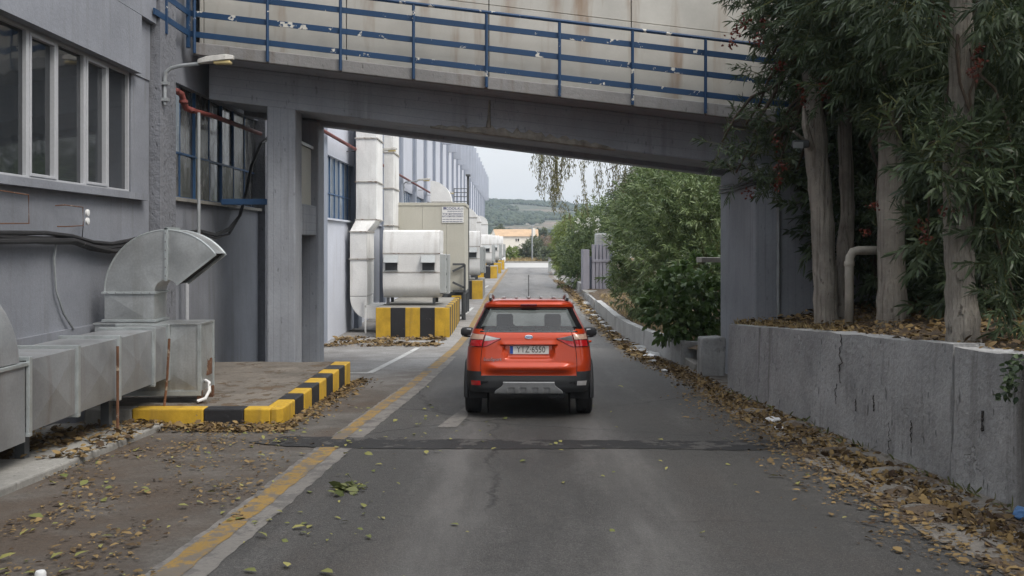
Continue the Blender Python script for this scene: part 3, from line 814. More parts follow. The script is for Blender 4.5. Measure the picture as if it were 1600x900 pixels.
# wheel arches cut out
def cut(o, y, r):
    mb = MB(); mb.lathe([(r, -1.2), (r, 1.2)], (0, y, .34), 'x', 40); c = mb.build('cutter', M['dark'])
    b = o.modifiers.new('cut', 'BOOLEAN'); b.object = c; b.operation = 'DIFFERENCE'; b.solver = 'EXACT'
    bpy.context.view_layer.update()
    me = bpy.data.meshes.new_from_object(o.evaluated_get(bpy.context.evaluated_depsgraph_get()))
    o.modifiers.clear(); old = o.data; o.data = me; bpy.data.meshes.remove(old)
    bpy.data.objects.remove(c)
def prune(o, y, r):                      # open shells: drop faces inside the arch circle
    bm = bmesh.new(); bm.from_mesh(o.data)
    dele = [f for f in bm.faces if abs(f.normal.x) > .35 and abs(f.calc_center_median().x) > .6 and (f.calc_center_median().y-y)**2 + (f.calc_center_median().z-.34)**2 < r*r]
    bmesh.ops.delete(bm, geom=dele, context='FACES')
    for v in bm.verts:                   # pull the ragged edge onto the circle
        if v.is_boundary and abs(v.co.x) > .6:
            d = Vector((0, v.co.y-y, v.co.z-.34))
            if abs(d.length - r) < .07 and d.length > 0: d = d.normalized()*r; v.co.y = y+d.y; v.co.z = .34+d.z
    bm.to_mesh(o.data); bm.free()
for key in ('body', 'sill_claddingL', 'sill_claddingR', 'bumper'):
    for y in (0, 2.52): prune(carparts[key], y, .395)
for s in (-1, 1):
    for y in (0, 2.52):
        mb = MB(); pts = []
        for i in range(21):
            a = R(-12 + 204*i/20); hh = .34 + .405*math.sin(a)
            pts.append((s*.856, y + .405*math.cos(a), max(.26, hh)))
        mb.tube(pts, .034, 6); mb.build('wheel_arch_trim', M['carplastic'], CAR, smooth=True)
        mb = MB(); mb.lathe([(.40, -.13), (.40, .13)], (s*.70, y, .345), 'x', 24); o = mb.build('wheel_well', M['cabin'], CAR)
        bm = bmesh.new(); bm.from_mesh(o.data); bmesh.ops.delete(bm, geom=[f for f in bm.faces if (f.normal.x*s > .9) or f.calc_center_median().z < .26], context='FACES'); bm.to_mesh(o.data); bm.free()
mb = MB(); mb.box(-.60, .60, .15, 3.1, .27, .36); mb.build('underbody', M['cabin'], CAR, bevel=.02)
mb = MB(); mb.box(-.62, .62, -.08, .08, .28, .38); mb.tube([(-.62,0,.32),(.62,0,.32)], .05, 8); mb.build('rear_axle', M['darksteel'], CAR)
mb = MB(); mb.tube([(.45,-.45,.30),(.45,.2,.28),(.3,1.2,.28)], .045, 10); mb.lathe([(.09,0),(.09,.5)], (.32,-.35,.33), 'y', 14); mb.build('exhaust', M['darksteel'], CAR, smooth=True)
# wheels
for s in (-1, 1):
    for y in (0, 2.52):
        x0 = s*.775
        wh = link('wheel', MB().lathe([(.10,-.05),(.10,.05)], (x0+s*.03, y, .335), 'x', 16).build('hub_tmp', M['rim']).data, CAR)
        bpy.data.objects.remove(bpy.data.objects['hub_tmp'])
        pr = [(.215,-.10),(.27,-.108),(.305,-.106),(.323,-.095)]
        for g in (-.058, -.02, .02, .058): pr += [(.334, g-.012), (.334, g-.006), (.322, g-.0055), (.322, g+.0055), (.334, g+.006), (.334, g+.012)]
        pr += [(.323,.095),(.305,.106),(.27,.108),(.215,.10)]
        mb = MB(); mb.lathe(pr, (x0, y, .335), 'x', 48); mb.build('tyre', M['tyre'], wh, smooth=True, angle=30)
        mb = MB(); mb.lathe([(.215,.06*s-.05),(.21,.06*s+.0),(.225,.06*s+.045)], (x0, y, .335), 'x', 32)
        for k in range(5):
            a = 2*math.pi*k/5; mb.bar((x0+s*.07, y, .335), (x0+s*.07, y+.20*math.cos(a), .335+.20*math.sin(a)), .03, .06)
        mb.build('rim', M['rim'], wh)
# tailgate seam, lamps, plate, emblem
def patch(u0, u1, top, bot, off, name, mat, s=1, nu=12, nh=5, thick=0.0, parent=None):
    mb = MB()
    def f(i, j):
        u = u0 + (u1-u0)*i; b = bot(u) if callable(bot) else bot; t_ = top(u) if callable(top) else top
        p = surf(u, b + (t_-b)*j, off); return (p[0]*s, p[1], p[2])
    mb.grid(f, [i/nu for i in range(nu+1)], [j/nh for j in range(nh+1)])
    o = mb.build(name, mat, parent or CAR, smooth='all')
    me = o.data; sm = sum(p.normal.dot(p.center-Vector((0,1,.8))) for p in me.polygons)
    if sm < 0: me.flip_normals()
    if thick:
        m_ = o.modifiers.new('t', 'SOLIDIFY'); m_.thickness = thick; m_.offset = -1
    return o
def seam(pts, r=.004, name='panel_gap', mat=None):
    mb = MB(); mb.tube(pts, r, 5); return mb.build(name, mat or M['gloss'], CAR)
for s in (-1, 1):
    pts = [surf(1.0, h, .001) for h in np.linspace(.60, 1.17, 24)]; seam([(p[0]*s, p[1], p[2]) for p in pts])
    ub = lambda x: x/ (prof(1.0)[0]-RC)
    tip = .62
    top = lambda u: 1.085 + .045*sst(tip, 1.15, u) + .01*(u-1)
    bot = lambda u: 1.065 - .105*sst(tip-.05, 1.0, u)
    mid = lambda u: .5*(top(u)+bot(u)) + .004
    a = patch(tip, .985, top, bot, .007, 'tail_lamp', M['lens_deep'], s, thick=.01)
    patch(tip+.02, .98, lambda u: top(u)-.006, mid, .010, 'clear_lens', M['lens_clear'] if s < 0 else M['lens_smoke'], s, parent=a)
    patch(tip+.05, .975, lambda u: mid(u)-.004 , lambda u: bot(u)+.006, .010, 'red_lens', M['lens_red'], s, parent=a)
    b = patch(1.015, 1.78, top, lambda u: bot(1.0)+.01*(u-1), .007, 'tail_lamp', M['lens_deep'], s, thick=.01)
    patch(1.03, 1.70, lambda u: top(u)-.006, lambda u: mid(1.0)+.018, .010, 'amber_lens', M['lens_amber'], s, parent=b)
    patch(1.03, 1.60, lambda u: mid(1.0)+.006, lambda u: bot(1.0)+.012, .010, 'red_lens', M['lens_red'], s, parent=b)
    patch(1.06, 1.50, .515, lambda u: .452+.012*(1.5-u), .006, 'fog_reflector', M['lens_red'] if s < 0 else M['lens_clear'], s)
    patch(.86, 1.05, .508, lambda u: .455+.04*(1.05-u)/.19, .004, 'bumper_insert', M['gloss'], s)
patch(0, .995, .585, .573, .004, 'panel_gap', M['gloss'], 1); patch(0, .995, .585, .573, .004, 'panel_gap', M['gloss'], -1)
# silver skid plate
def skid():
    mb = MB()
    def f(v, w):                                     # v -1..1 across, w 0..1 up
        half = .46 - .115*sst(0, .85, w); x = v*half; h = .345 + .155*w
        hw, yr, yf = prof(max(h, .45)); y = yr + .055*(x/hw)**2 - .016 - .012*w + .02*(1-w)**3
        for c in (-.235, -.08, .08, .235):
            if abs(x-c) < .048 and w < .55: y += .010*(1-sst(.036, .048, abs(x-c)))*(1-sst(.45, .55, w))
        return (x, y, h)
    mb.grid(f, np.linspace(-1, 1, 81), np.linspace(0, 1, 14))
    o = mb.build('skid_plate', M['skid'], CAR, smooth=True, angle=50)
    m_ = o.modifiers.new('t', 'SOLIDIFY'); m_.thickness = .03; m_.offset = -1 if o.data.polygons[0].normal.y < 0 else 1
skid()
yp = surf(0, .92)[1]
plate = MB().box(-.255, .27, yp-.014, yp-.004, .868, .978).build('number_plate', M['plate'], CAR, bevel=.004)
MB().box(-.252, -.212, yp-.0165, yp-.0145, .872, .974).build('blue_band', M['plate_blue'], plate)
def text(txt, size, name, mat, parent, loc, sx=1.0, ext=.0012, rot=None, align='CENTER'):
    cu = bpy.data.curves.new('txt', 'FONT'); cu.body = txt; cu.size = size; cu.extrude = ext; cu.align_x = align; cu.align_y = 'CENTER'; cu.resolution_u = 3
    o = bpy.data.objects.new('txt', cu); COL.objects.link(o); bpy.context.view_layer.update()
    me = bpy.data.meshes.new_from_object(o.evaluated_get(bpy.context.evaluated_depsgraph_get()))
    bpy.data.objects.remove(o)
    mt = Matrix.Translation(loc) @ (rot or Matrix.Rotation(R(90), 4, 'X')) @ Matrix.Diagonal((sx, 1, 1, 1))
    me.transform(mt); me.materials.clear(); me.materials.append(mat)
    return link(name, me, parent)
text('YTZ·6550', .118, 'plate_text', M['ink'], plate, (.03, yp-.0165, .925), sx=.80)
ye = surf(0, 1.095)[1]
em = MB().lathe([(.058,0),(.058,.008),(.05,.012)], (0,0,0), 'y', 28).build('emblem', M['chrome'], CAR)
em.data.transform(Matrix.Translation((0, ye+.002, 1.095)) @ Matrix.Rotation(R(-12), 4, 'X') @ Matrix.Diagonal((1.0, -1, .48, 1)))
e2 = MB().lathe([(.05,0),(.05,.004)], (0,0,0), 'y', 28).build('emblem_face', M['emblem'], em)
e2.data.transform(Matrix.Translation((0, ye-.0095, 1.0975)) @ Matrix.Rotation(R(-12), 4, 'X') @ Matrix.Diagonal((.95, -1, .45, 1)))
text('Ford', .04, 'emblem_text', M['plate_blue'], em, (0, ye-.017, 1.0985), sx=1.1)
yb_ = surf(.75, .80)[1]
text('EcoSport', .062, 'model_badge', M['chrome'], CAR, (-.485, yb_-.008, .80), sx=1.05, ext=.003)
# spoiler lamp, rear wiper-less window frame, roof rails, ribs, antenna, mirrors
patch(0, .27, 1.535, 1.505, .006, 'brake_lamp', M['lens_deep'], 1, thick=.01); patch(0, .27, 1.535, 1.505, .006, 'brake_lamp', M['lens_deep'], -1, thick=.01)
for s in (-1, 1):
    mb = MB(); P = [(s*.53,-.30,1.585),(s*.535,-.24,1.632),(s*.54,-.05,1.652),(s*.55,.5,1.655),(s*.54,1.0,1.62),(s*.53,1.1,1.57)]
    mb.tube(P, [.018,.026,.024,.022,.022,.016], 8); mb.build('roof_rail', M['skid'], CAR, smooth=True)
    MB().box(s*.53-.02, s*.53+.02, -.345, -.28, 1.575, 1.62).build('rail_foot', M['gloss'], CAR, bevel=.01)
for x in (-.36, -.18, 0, .18, .36):
    MB().box(x-.022, x+.022, -.12, .9, 1.610, 1.628).build('roof_rib', M['skid'], CAR, bevel=.008)  # silver colour stands in for the sky reflected on the ribs
MB().box(-.03, .03, .95, 1.05, 1.585, 1.62).tube([(0,1.0,1.60),(0,.93,1.95)], .005, 6).build('antenna', M['gloss'], CAR)
for s in (-1, 1):
    mb = MB()
    def mr(a, b):
        # rounded housing: a along x, b round
        w = [.35,.8,1.0,1.0,.86,.45][a] ; xx = .83 + [0,.03,.08,.16,.21,.235][a]
        an = 2*math.pi*b/14; c, q = math.cos(an), math.sin(an)
        sq = (abs(c)**4+abs(q)**4)**-.25
        return (s*xx, 1.55 + .085*w*c*sq - .01*a, 1.055 + .078*w*q*sq + .012*(a-3)*.3)
    mb.grid(mr, range(6), range(15)); mb.add([mr(5, b) for b in range(14)], [tuple(range(14))]); o = mb.build('mirror', M['carplastic'], CAR, smooth='all')
    MB().box(s*.80-.06, s*.80+.06, 1.53, 1.60, 1.0, 1.05).build('mirror_arm', M['gloss'], o, bevel=.01)
    g = MB().box(min(s*.90, s*1.035), max(s*.90, s*1.035), 1.448, 1.456, 1.0, 1.11).build('mirror_glass', M['chrome'], o, bevel=.02)
    MB().lathe([(.018,0),(.02,.02),(.012,.045)], (0,0,0), 'x', 10).build('door_grip', M['carpaint'], CAR).data.transform(Matrix.Translation((s*.865, .35, .98)))
    for y in (.46, 1.40):
        seam([(s*(surf(2.5, h)[0]+.000), y, h) for h in np.linspace(.5, 1.12, 10)], .004)
# cabin
def soft(x0, x1, y0, y1, z0, z1, lean=0):
    mb = MB(); mb.add([(x0,y0,z0),(x1,y0,z0),(x1,y1,z0),(x0,y1,z0),(x0,y0-lean,z1),(x1,y0-lean,z1),(x1,y1-lean,z1),(x0,y1-lean,z1)],
           [(0,3,2,1),(4,5,6,7),(0,1,5,4),(1,2,6,5),(2,3,7,6),(3,0,4,7)]); return mb
for s in (-1, 1):
    soft(s*.36-.23, s*.36+.23, 1.0, 1.12, .55, 1.14, .12).build('front_seat', M['seat'], CAR, bevel=.05, seg=3)
    soft(s*.36-.125, s*.36+.125, .87, .95, 1.16, 1.36, .03).build('headrest', M['seat'], CAR, bevel=.035, seg=3)
    soft(s*.36-.09, s*.36+.09, -.02, .05, 1.11, 1.22, .02).build('headrest', M['seat'], CAR, bevel=.03, seg=3)
soft(-.60, .60, .05, .18, .55, 1.10, .10).build('rear_seat', M['seat'], CAR, bevel=.05, seg=3)
soft(-.09, .09, -.02, .05, 1.11, 1.21, .02).build('headrest', M['seat'], CAR, bevel=.03, seg=3)
MB().box(-.66, .66, -.55, .0, 1.02, 1.04).build('parcel_shelf', M['cabin'], CAR)
MB().box(-.68, .68, 1.75, 2.1, .8, 1.08).build('dashboard', M['cabin'], CAR, bevel=.05)
MB().box(-.66, .66, -.4, 1.9, .42, .46).build('cabin_floor', M['cabin'], CAR)
MB().lathe([(.185,-.014),(.20,0),(.185,.014),(.17,0),(.185,-.014)], (-.36,0,0), 'y', 24).build('steering_wheel', M['gloss'], CAR).data.transform(Matrix.Translation((0,1.62,1.02)))
MB().box(-.12, .12, 1.38, 1.40, 1.40, 1.46).build('inside_mirror', M['gloss'], CAR, bevel=.01)
MB().box(-.47, .47, -.3, 1.1, 1.545, 1.555).build('headliner', M['headliner'], CAR)
patch(0, 1.28, 1.175, 1.157, .003, 'window_seal', M['gloss'], 1); patch(0, 1.28, 1.175, 1.157, .003, 'window_seal', M['gloss'], -1)
patch(0, 1.28, 1.468, 1.452, .003, 'window_seal', M['gloss'], 1); patch(0, 1.28, 1.468, 1.452, .003, 'window_seal', M['gloss'], -1)
CAR.location = (.236, 13.54, gz(13.54)+.004)
CAR.rotation_euler = (-math.atan(.0431), 0, -.0165)

# ------------------------------------------------------------------ galvanised ductwork in the left foreground
def xpanel(mb, a, b, c, d, raise_, m=0):       # quad panel with cross-broken (pyramid) sheet
    a, b, c, d = [Vector(p) for p in (a, b, c, d)]
    n = (b-a).cross(d-a).normalized(); ctr = (a+b+c+d)/4 + n*raise_
    mb.add([a, b, c, d, ctr], [(0,1,4),(1,2,4),(2,3,4),(3,0,4)], m)
def xbox(x0, x1, y0, y1, z0, z1, k=.012, ends=True):
    mb = MB()
    A = lambda i, j, l: ((x0, x1)[i], (y0, y1)[j], (z0, z1)[l])
    xpanel(mb, A(1,0,0), A(1,1,0), A(1,1,1), A(1,0,1), k); xpanel(mb, A(0,1,0), A(0,0,0), A(0,0,1), A(0,1,1), k)
    xpanel(mb, A(0,0,1), A(1,0,1), A(1,1,1), A(0,1,1), k); xpanel(mb, A(0,1,0), A(1,1,0), A(1,0,0), A(0,0,0), k)
    if ends:
        xpanel(mb, A(0,0,0), A(1,0,0), A(1,0,1), A(0,0,1), k); xpanel(mb, A(1,1,0), A(0,1,0), A(0,1,1), A(1,1,1), k)
    return mb
def flange_y(mb, x0, x1, y, z0, z1, w=.035, d=.03):   # frame round a duct running along y
    mb.box(x0-w, x1+w, y-d, y+d, z1, z1+w); mb.box(x0-w, x1+w, y-d, y+d, z0-w, z0); mb.box(x0-w, x0, y-d, y+d, z0, z1); mb.box(x1, x1+w, y-d, y+d, z0, z1)
DU = thing('ventilation_duct', 'galvanised horizontal duct running along the grey wall to a fan box', 'duct', (-4.95, 11, 0))
dx0, dx1, dz0, dz1 = -5.28, -4.63, .58, 1.27
dy = [9.17, 10.2, 11.27, 12.36, 12.93]
for i in range(4):
    xbox(dx0, dx1, dy[i]+.004, dy[i+1]-.004, dz0, dz1, .032, ends=False).build('duct_section', M['galvdark'], DU)
for y in dy[:4] + [12.88]:
    mb = MB(); flange_y(mb, dx0, dx1, y, dz0, dz1); mb.build('flange', M['galvrib'], DU, bevel=.004)
    for zz in (dz0-.02, dz1+.02):
        mb = MB(); mb.lathe([(.018,0),(.018,.03)], (dx1+.0, y-.015, zz), 'y', 6)
        mb.build('bolt', M['galvrib'], DU)
mb = xbox(dx0-.05, dx1, 8.0, 9.13, .50, 1.22, .01); mb.build('end_box', M['galvdark'], DU)
mb = MB(); mb.box(dx0-.4, dx1+.03, 7.6, 9.16, 1.225, 1.26); mb.build('cover_plate', M['galvrib'], DU, bevel=.004)
mb = MB()                                             # near riser: a quarter bend rising to the left
cx, cz, ro = -5.55, 1.27, .93
pts = [(cx + ro*math.cos(a), cz + ro*math.sin(a)) for a in [math.pi/2*i/12 for i in range(13)]] + [(cx, cz)]
mb.prism([(x, 8.25, z) for x, z in pts], (0, .75, 0)); mb.build('riser_bend', M['galvdark'], DU, smooth=True, angle=25)
for y, x in ((9.6, -4.9), (11.6, -4.9)):
    MB().box(x-.05, x+.05, y-.05, y+.05, .0, dz0-.0).build('support_leg', M['darksteel'], DU)

FB = thing('fan_box', 'galvanised fan box with a curved hood on the striped platform', 'fan unit', (-4.9, 13.2, .25))
bx0, bx1, by0, by1, bz0, bz1 = -5.62, -4.2, 12.93, 13.48, .40, 1.29
xbox(bx0, bx1, by0, by1, bz0, bz1, .035).build('housing', M['galv'], FB)
MB().box(bx0-.02, bx1+.02, by0-.02, by1+.02, bz1, bz1+.025).build('top_plate', M['galv'], FB, bevel=.004)
for x in (bx1-.012, ):
    for y in (by0, by1):
        MB().box(x-.02, x+.03, y-.022, y+.022, bz0-.02, bz1).build('corner_post', M['galvrib'], FB, bevel=.004)
MB().box(bx0, bx1+.02, by0-.024, by0+.02, bz0-.06, bz0).build('base_rail', M['galvrib'], FB)
for x in (bx0+.1, bx1-.01):
    for y in (by0+.02, by1-.03):
        MB().box(x-.03, x+.03, y-.03, y+.03, .24, bz0-.0).build('foot', M['rust'], FB)
MB().box(bx1+.008, bx1+.03, by0+.22, by0+.42, .58, .80).build('grille', M['rust'], FB)
mb = MB(); mb.tube([(bx1+.02,by0+.16,.52),(bx1+.09,by0+.10,.50),(bx1+.11,by0+.05,.40),(bx1+.07,by0,.30),(bx1-.02,by0-.06,.27)], .022, 8); mb.build('drain_hose', M['duct'], FB, smooth=True)
# riser and gooseneck
rx0, rx1, ry0, ry1 = -5.50, -4.83, 12.96, 13.42
xbox(rx0, rx1, ry0, ry1, bz1+.02, 1.72, .028, ends=True).build('riser', M['galv'], FB)
mb = MB(); w = .03
for z in (1.72, 1.345):
    mb.box(rx0-w, rx1+w, ry0-w, ry0, z-.015, z+.015); mb.box(rx0-w, rx1+w, ry1, ry1+w, z-.015, z+.015); mb.box(rx0-w, rx0, ry0, ry1, z-.015, z+.015); mb.box(rx1, rx1+w, ry0, ry1, z-.015, z+.015)
mb.build('flange', M['galvrib'], FB, bevel=.003)
gx, gzz, ri, ro = -4.665, 1.735, .165, .835
def arc(a, r): return (gx + r*math.cos(a), gzz + r*math.sin(a))
def hood(a0, a1, n, name, sc=1.0):
    mb = MB(); an = [a0 + (a1-a0)*i/n for i in range(n+1)]
    for y, sgn in ((ry0, -1), (ry1, 1)):
        vs = []; 
        am = (a0+a1)/2; c_ = arc(am, ri + (ro-ri)*.5); 
        rim_ = [arc(a, ro) for a in an] + [arc(a, ri) for a in an[::-1]]
        vs = [(x, y, z) for x, z in rim_] + [(c_[0], y+sgn*.034, c_[1])]
        k = len(rim_); mb.add(vs, [(i, (i+1) % k, k) for i in range(k)])
    for r in (ro, ri):
        vs = []
        for a in an: x, z = arc(a, r); vs += [(x, ry0, z), (x, ry1, z)]
        mb.add(vs, [(2*i, 2*i+1, 2*i+3, 2*i+2) for i in range(n)])
    return mb.build(name, M['galv'], FB, smooth=True, angle=12)
hood(math.pi, math.pi/2+.01, 10, 'hood_bend'); hood(math.pi/2-.01, R(38), 6, 'hood_mouth')
mb = MB()
for y0, y1 in ((ry0-.03, ry0), (ry1, ry1+.03)):
    mb.box(gx-.02, gx+.02, y0, y1, gzz+ri-.02, gzz+ro+.03)
mb.box(gx-.02, gx+.02, ry0-.03, ry1+.03, gzz+ro+.002, gzz+ro+.035); mb.build('hood_flange', M['galvrib'], FB, bevel=.003)
for yy in (ry0, ry1):
    an = [math.pi + (R(38)-math.pi)*i/30 for i in range(31)]
    MB().tube([(arc(q, ro)[0], yy, arc(q, ro)[1]) for q in an], .011, 5).build('rim_seam', M['galvrib'], FB)
for k in range(6):
    MB().lathe([(.011,0),(.008,.012)], (gx, ry0-.042, gzz+ri+.05+k*.115), 'y', 6).build('rivet', M['galvdark'], FB)
for k in range(6):
    MB().lathe([(.010,0),(.008,.012)], (rx0+.05+k*.115, ry0-.042, 1.72), 'y', 6).build('rivet', M['galvdark'], FB)
a = R(38); d_ = Vector((math.cos(a), 0, math.sin(a))); i0 = Vector((gx, ry0, gzz)) + d_*ri; i1 = Vector((gx, ry0, gzz)) + d_*ro
nv = Vector((math.sin(a), 0, -math.cos(a)))*.004
mb = MB(); mb.add([i0+Vector((0,.02,0))-nv*3, i1+Vector((0,.02,0))-nv*3, i1+Vector((0,.44,0))-nv*3, i0+Vector((0,.44,0))-nv*3], [(0,1,2,3)]); mb.build('mouth_shade_sheet', M['dark'], FB)  # dark sheet across the open mouth, painting the shade inside it
mb = MB(); 
for p, q in ((i0, i1), (i0+Vector((0,.46,0)), i1+Vector((0,.46,0)))): mb.bar(p+nv*3, q+nv*3, .03, .025)
mb.build('mouth_lip', M['galvrib'], FB)

for (x, y, zt, lean, lab) in ((-4.56, 11.1, 1.2, .0, 'rusty steel stake standing beside the horizontal galvanised duct'), (-4.52, 12.66, 1.13, -.07, 'leaning rusty stake in front of the fan box')):
    mb = MB(); z0 = .02 if y < 12 else .20
    mb.tube([(x+lean, y, z0+gz(y)*(1 if y < 12 else 0)), (x+lean*.4, y, .6), (x, y, zt)], .017, 6)
    tag(wobble(mb.build('steel_stake', M['rust']), .002, 9), lab, 'stake')

# ------------------------------------------------------------------ things fixed to the near wall
def wall_lamp(name, y, z, reach, label, xw, size=1.0, group='wall lamps along the factory', drop=.62):
    L = thing(name, label, 'lamp', (xw, y, z), group)
    mb = MB(); s = size
    P = [(xw+.03, y, z-drop), (xw+.03, y, z-.20), (xw+.05, y, z-.09), (xw+.13, y, z-.03), (xw+reach*.5, y, z+.01), (xw+reach, y, z+.04)]
    mb.tube(P, .028*s, 8); mb.build('arm', M['greypipe'], L, smooth=True)
    for zz in (z-drop+.06, z-.3): MB().box(xw-.04, xw+.09, y-.05, y+.05, zz, zz+.05).build('bracket', M['greypipe'], L)
    h0 = xw+reach-.02; mb = MB()
    k = .52*s; tl = .07
    sec = [(0, .05, .06), (.25, .085, .085), (.8, .095, .08), (1.0, .05, .05)]
    vs = []
    for t_, hw, hh in sec:
        cx_ = h0 + k*t_; cz_ = z+.05+tl*t_
        vs += [(cx_, y-hw, cz_-.015), (cx_, y+hw, cz_-.015), (cx_, y+hw*.7, cz_+hh), (cx_, y-hw*.7, cz_+hh)]
    fs = [(0,1,2,3), (12,15,14,13)] + [(4*i+j, 4*i+(j+1) % 4, 4*i+4+(j+1) % 4, 4*i+4+j) for i in range(3) for j in range(4)]
    mb.add(vs, fs); mb.build('lamp_head', M['lamphead'], L, bevel=.012)
    MB().box(h0+k*.45, h0+k*.93, y-.07, y+.07, z-.0+tl*.4, z+.05+tl*.5).build('lamp_bowl', M['lampglass'], L, bevel=.02)
    return L
wall_lamp('wall_lamp', 15.35, 5.22, .58, 'street lamp on a bent arm fixed to the near rough pilaster', BX+.15, 1.1)
wall_lamp('wall_lamp', 35.0, 5.70, .75, 'wall lamp with yellowed bowl beside the tall white duct', wx(35)+.16, 1.15)
wall_lamp('wall_lamp', 48.9, 5.52, .75, 'second far wall lamp, above the small windows behind the cold room', wx(49)+.05, 1.3)
wall_lamp('wall_lamp', 66.8, 5.78, .75, 'farthest visible wall lamp, beside the white curved duct', wx(67)+.05, 1.4)

CB = thing('cable_bundle', 'thick bundle of black cables strung along the near grey wall', 'cables', (BX, 11, 2.4))
for i in range(6):
    o1, o2 = RNG.uniform(-.05, .05), RNG.uniform(-.035, .035)
    P = [(BX+.09+o2, y, z+o1*(1 if y < 12.6 else 1.2)+.02*math.sin(y*2+i)) for y, z in ((5,2.50),(7,2.49),(9,2.48),(10.5,2.46),(11.6,2.45),(12.3,2.44),(12.9,2.37),(13.5,2.335),(14.1,2.36),(14.6,2.41),(15.0,2.42),(15.25,2.42))]
    mb = MB(); mb.tube(P, .022+.006*(i % 3), 7); mb.build('cable', M['cable'], CB, smooth=True)
mb = MB(); mb.tube([(BX+.05,11.98,2.42),(BX+.03,11.95,2.2),(BX+.03,12.0,1.8),(BX+.03,12.2,1.5),(BX+.04,12.45,1.28)], .016, 6); tag(mb.build('hanging_cable', M['greypipe'], smooth=True), 'single grey cable hanging down the wall below the cable bundle', 'cable')
for P, lab, nm in (([(BX+.02,10.3,2.97),(BX+.13,10.35,2.97),(BX+.13,11.12,2.95),(BX+.13,11.13,2.62),(BX+.13,10.3,2.60),(BX+.02,10.2,2.60)], 'thin rusty bracket on the wall at the left picture edge', 'pipe_bracket'),
                   ([(BX+.02,12.0,2.86),(BX+.12,12.05,2.87),(BX+.12,12.55,2.86),(BX+.12,12.56,2.62),(BX+.12,12.1,2.60),(BX+.02,12.05,2.60)], 'thin rusty bracket with white insulators below the window', 'pipe_bracket')):
    T = thing(nm, lab, 'bracket', P[0])
    MB().tube(P, .007, 6).build('bent_rod', M['rust'], T)
    if '12.' in str(P[0][1]) or P[0][1] > 11:
        for z in (2.79, 2.68): MB().lathe([(.02,-.02),(.045,-.012),(.045,.012),(.02,.02)], (BX+.15, 12.62, z), 'x', 12).build('insulator', M['whitepaint'], T, smooth=True)
        MB().tube([(BX+.12,12.56,2.62),(BX+.06,12.66,2.44)], .006, 5).build('tail_wire', M['cable'], T)

mb = MB(); y0 = 16.3
mb.tube([(BX+.02,15.98,4.93),(BX+.10,16.05,4.94),(BX+.17,16.15,4.90),(BX+.18,16.22,4.78),(BX+.20,16.3,4.68),(BX+.26,16.45,4.66)], .055, 10)
RP = thing('sprinkler_pipe', 'dull red pipe elbowing out of the grimy windows under the bridge', 'pipe', (BX, 16, 4.9))
mb.build('elbow', M['redpipe'], RP, smooth=True)
MB().tube([(BX+.24,16.4,4.66),(BX+.30,17.4,4.70),(BX+.33,20.6,4.74)], .045, 10).build('straight_run', M['redpipe'], RP, smooth=True)
for p in ((BX+.10,16.05,4.94),(BX+.18,16.22,4.78),(BX+.245,16.42,4.665)):
    MB().lathe([(.065,-.03),(.075,-.02),(.075,.02),(.065,.03)], p, 'z', 12).build('coupling', M['redpipe'], RP, smooth=True)
VP = thing('standpipe', 'upright grey pipe under the red pipe, with red couplings at its foot', 'pipe', (BX+.33, 16.55, 2.3))
MB().tube([(BX+.33,16.55,2.34),(BX+.33,16.55,4.64)], .03, 10).build('pipe_run', M['greypipe'], VP, smooth=True)
for z in (2.36, 2.50): MB().lathe([(.05,0),(.055,.01),(.055,.04),(.05,.05)], (BX+.33,16.55,z), 'z', 12).build('coupling', M['redpipe'], VP, smooth=True)
tag(MB().tube([(BX+.16,16.45,.24),(BX+.16,16.45,2.3)], .035, 8).build('drain_pipe', M['alu'], smooth=True), 'slim pale pipe on the wall behind the curved hood', 'pipe')
TC = thing('tangled_cables', 'tangle of black cables drooping along the wall under the grimy windows', 'cables', (BX, 18, 3))
for i in range(7):
    o1, o2 = RNG.uniform(-.07, .07), RNG.uniform(-.05, .05)
    P = [(BX+.50+o2,20.9,4.72+o1*.5),(BX+.42+o2,20.3+o1,4.5),(BX+.30+o2,20.0+o1,4.0),(BX+.24+o2,19.8+o1,3.4),(BX+.2+o2,19.5+o1,2.95),(BX+.16,18.9,2.62+o1),(BX+.14,18.1,2.52+o1*.6),(BX+.14,17.2,2.58+o1*.6),(BX+.14,16.6,2.52+o1),(BX+.12,16.2,2.40+o1)]
    if i > 4: P = P[:6]
    MB().tube(P, .016+.005*(i % 3), 6).build('cable', M['cable'], TC, smooth=True)
tag(MB().box(-5.50, -4.52, 18.15, 18.33, 3.12, 3.23).build('steel_beam', M['bluesteel'], bevel=.008), 'short blue steel beam between the wall and the bridge column', 'beam')
LP = thing('sprinkler_pipe', 'long thin red pipe running high along the far white wall', 'pipe', (BX, 40, 5.6))
for i in range(8):
    a, b = 21+6*i, 27+6*i
    MB().tube([(wx(a)+.3,a,5.62),(wx(b)+.3,b,5.62)], .055, 8).build('pipe_run', M['redpipe'], LP, smooth=True)
    MB().box(wx(b)-.0, wx(b)+.3, b-.03, b+.03, 5.53, 5.56).build('bracket', M['darksteel'], LP)

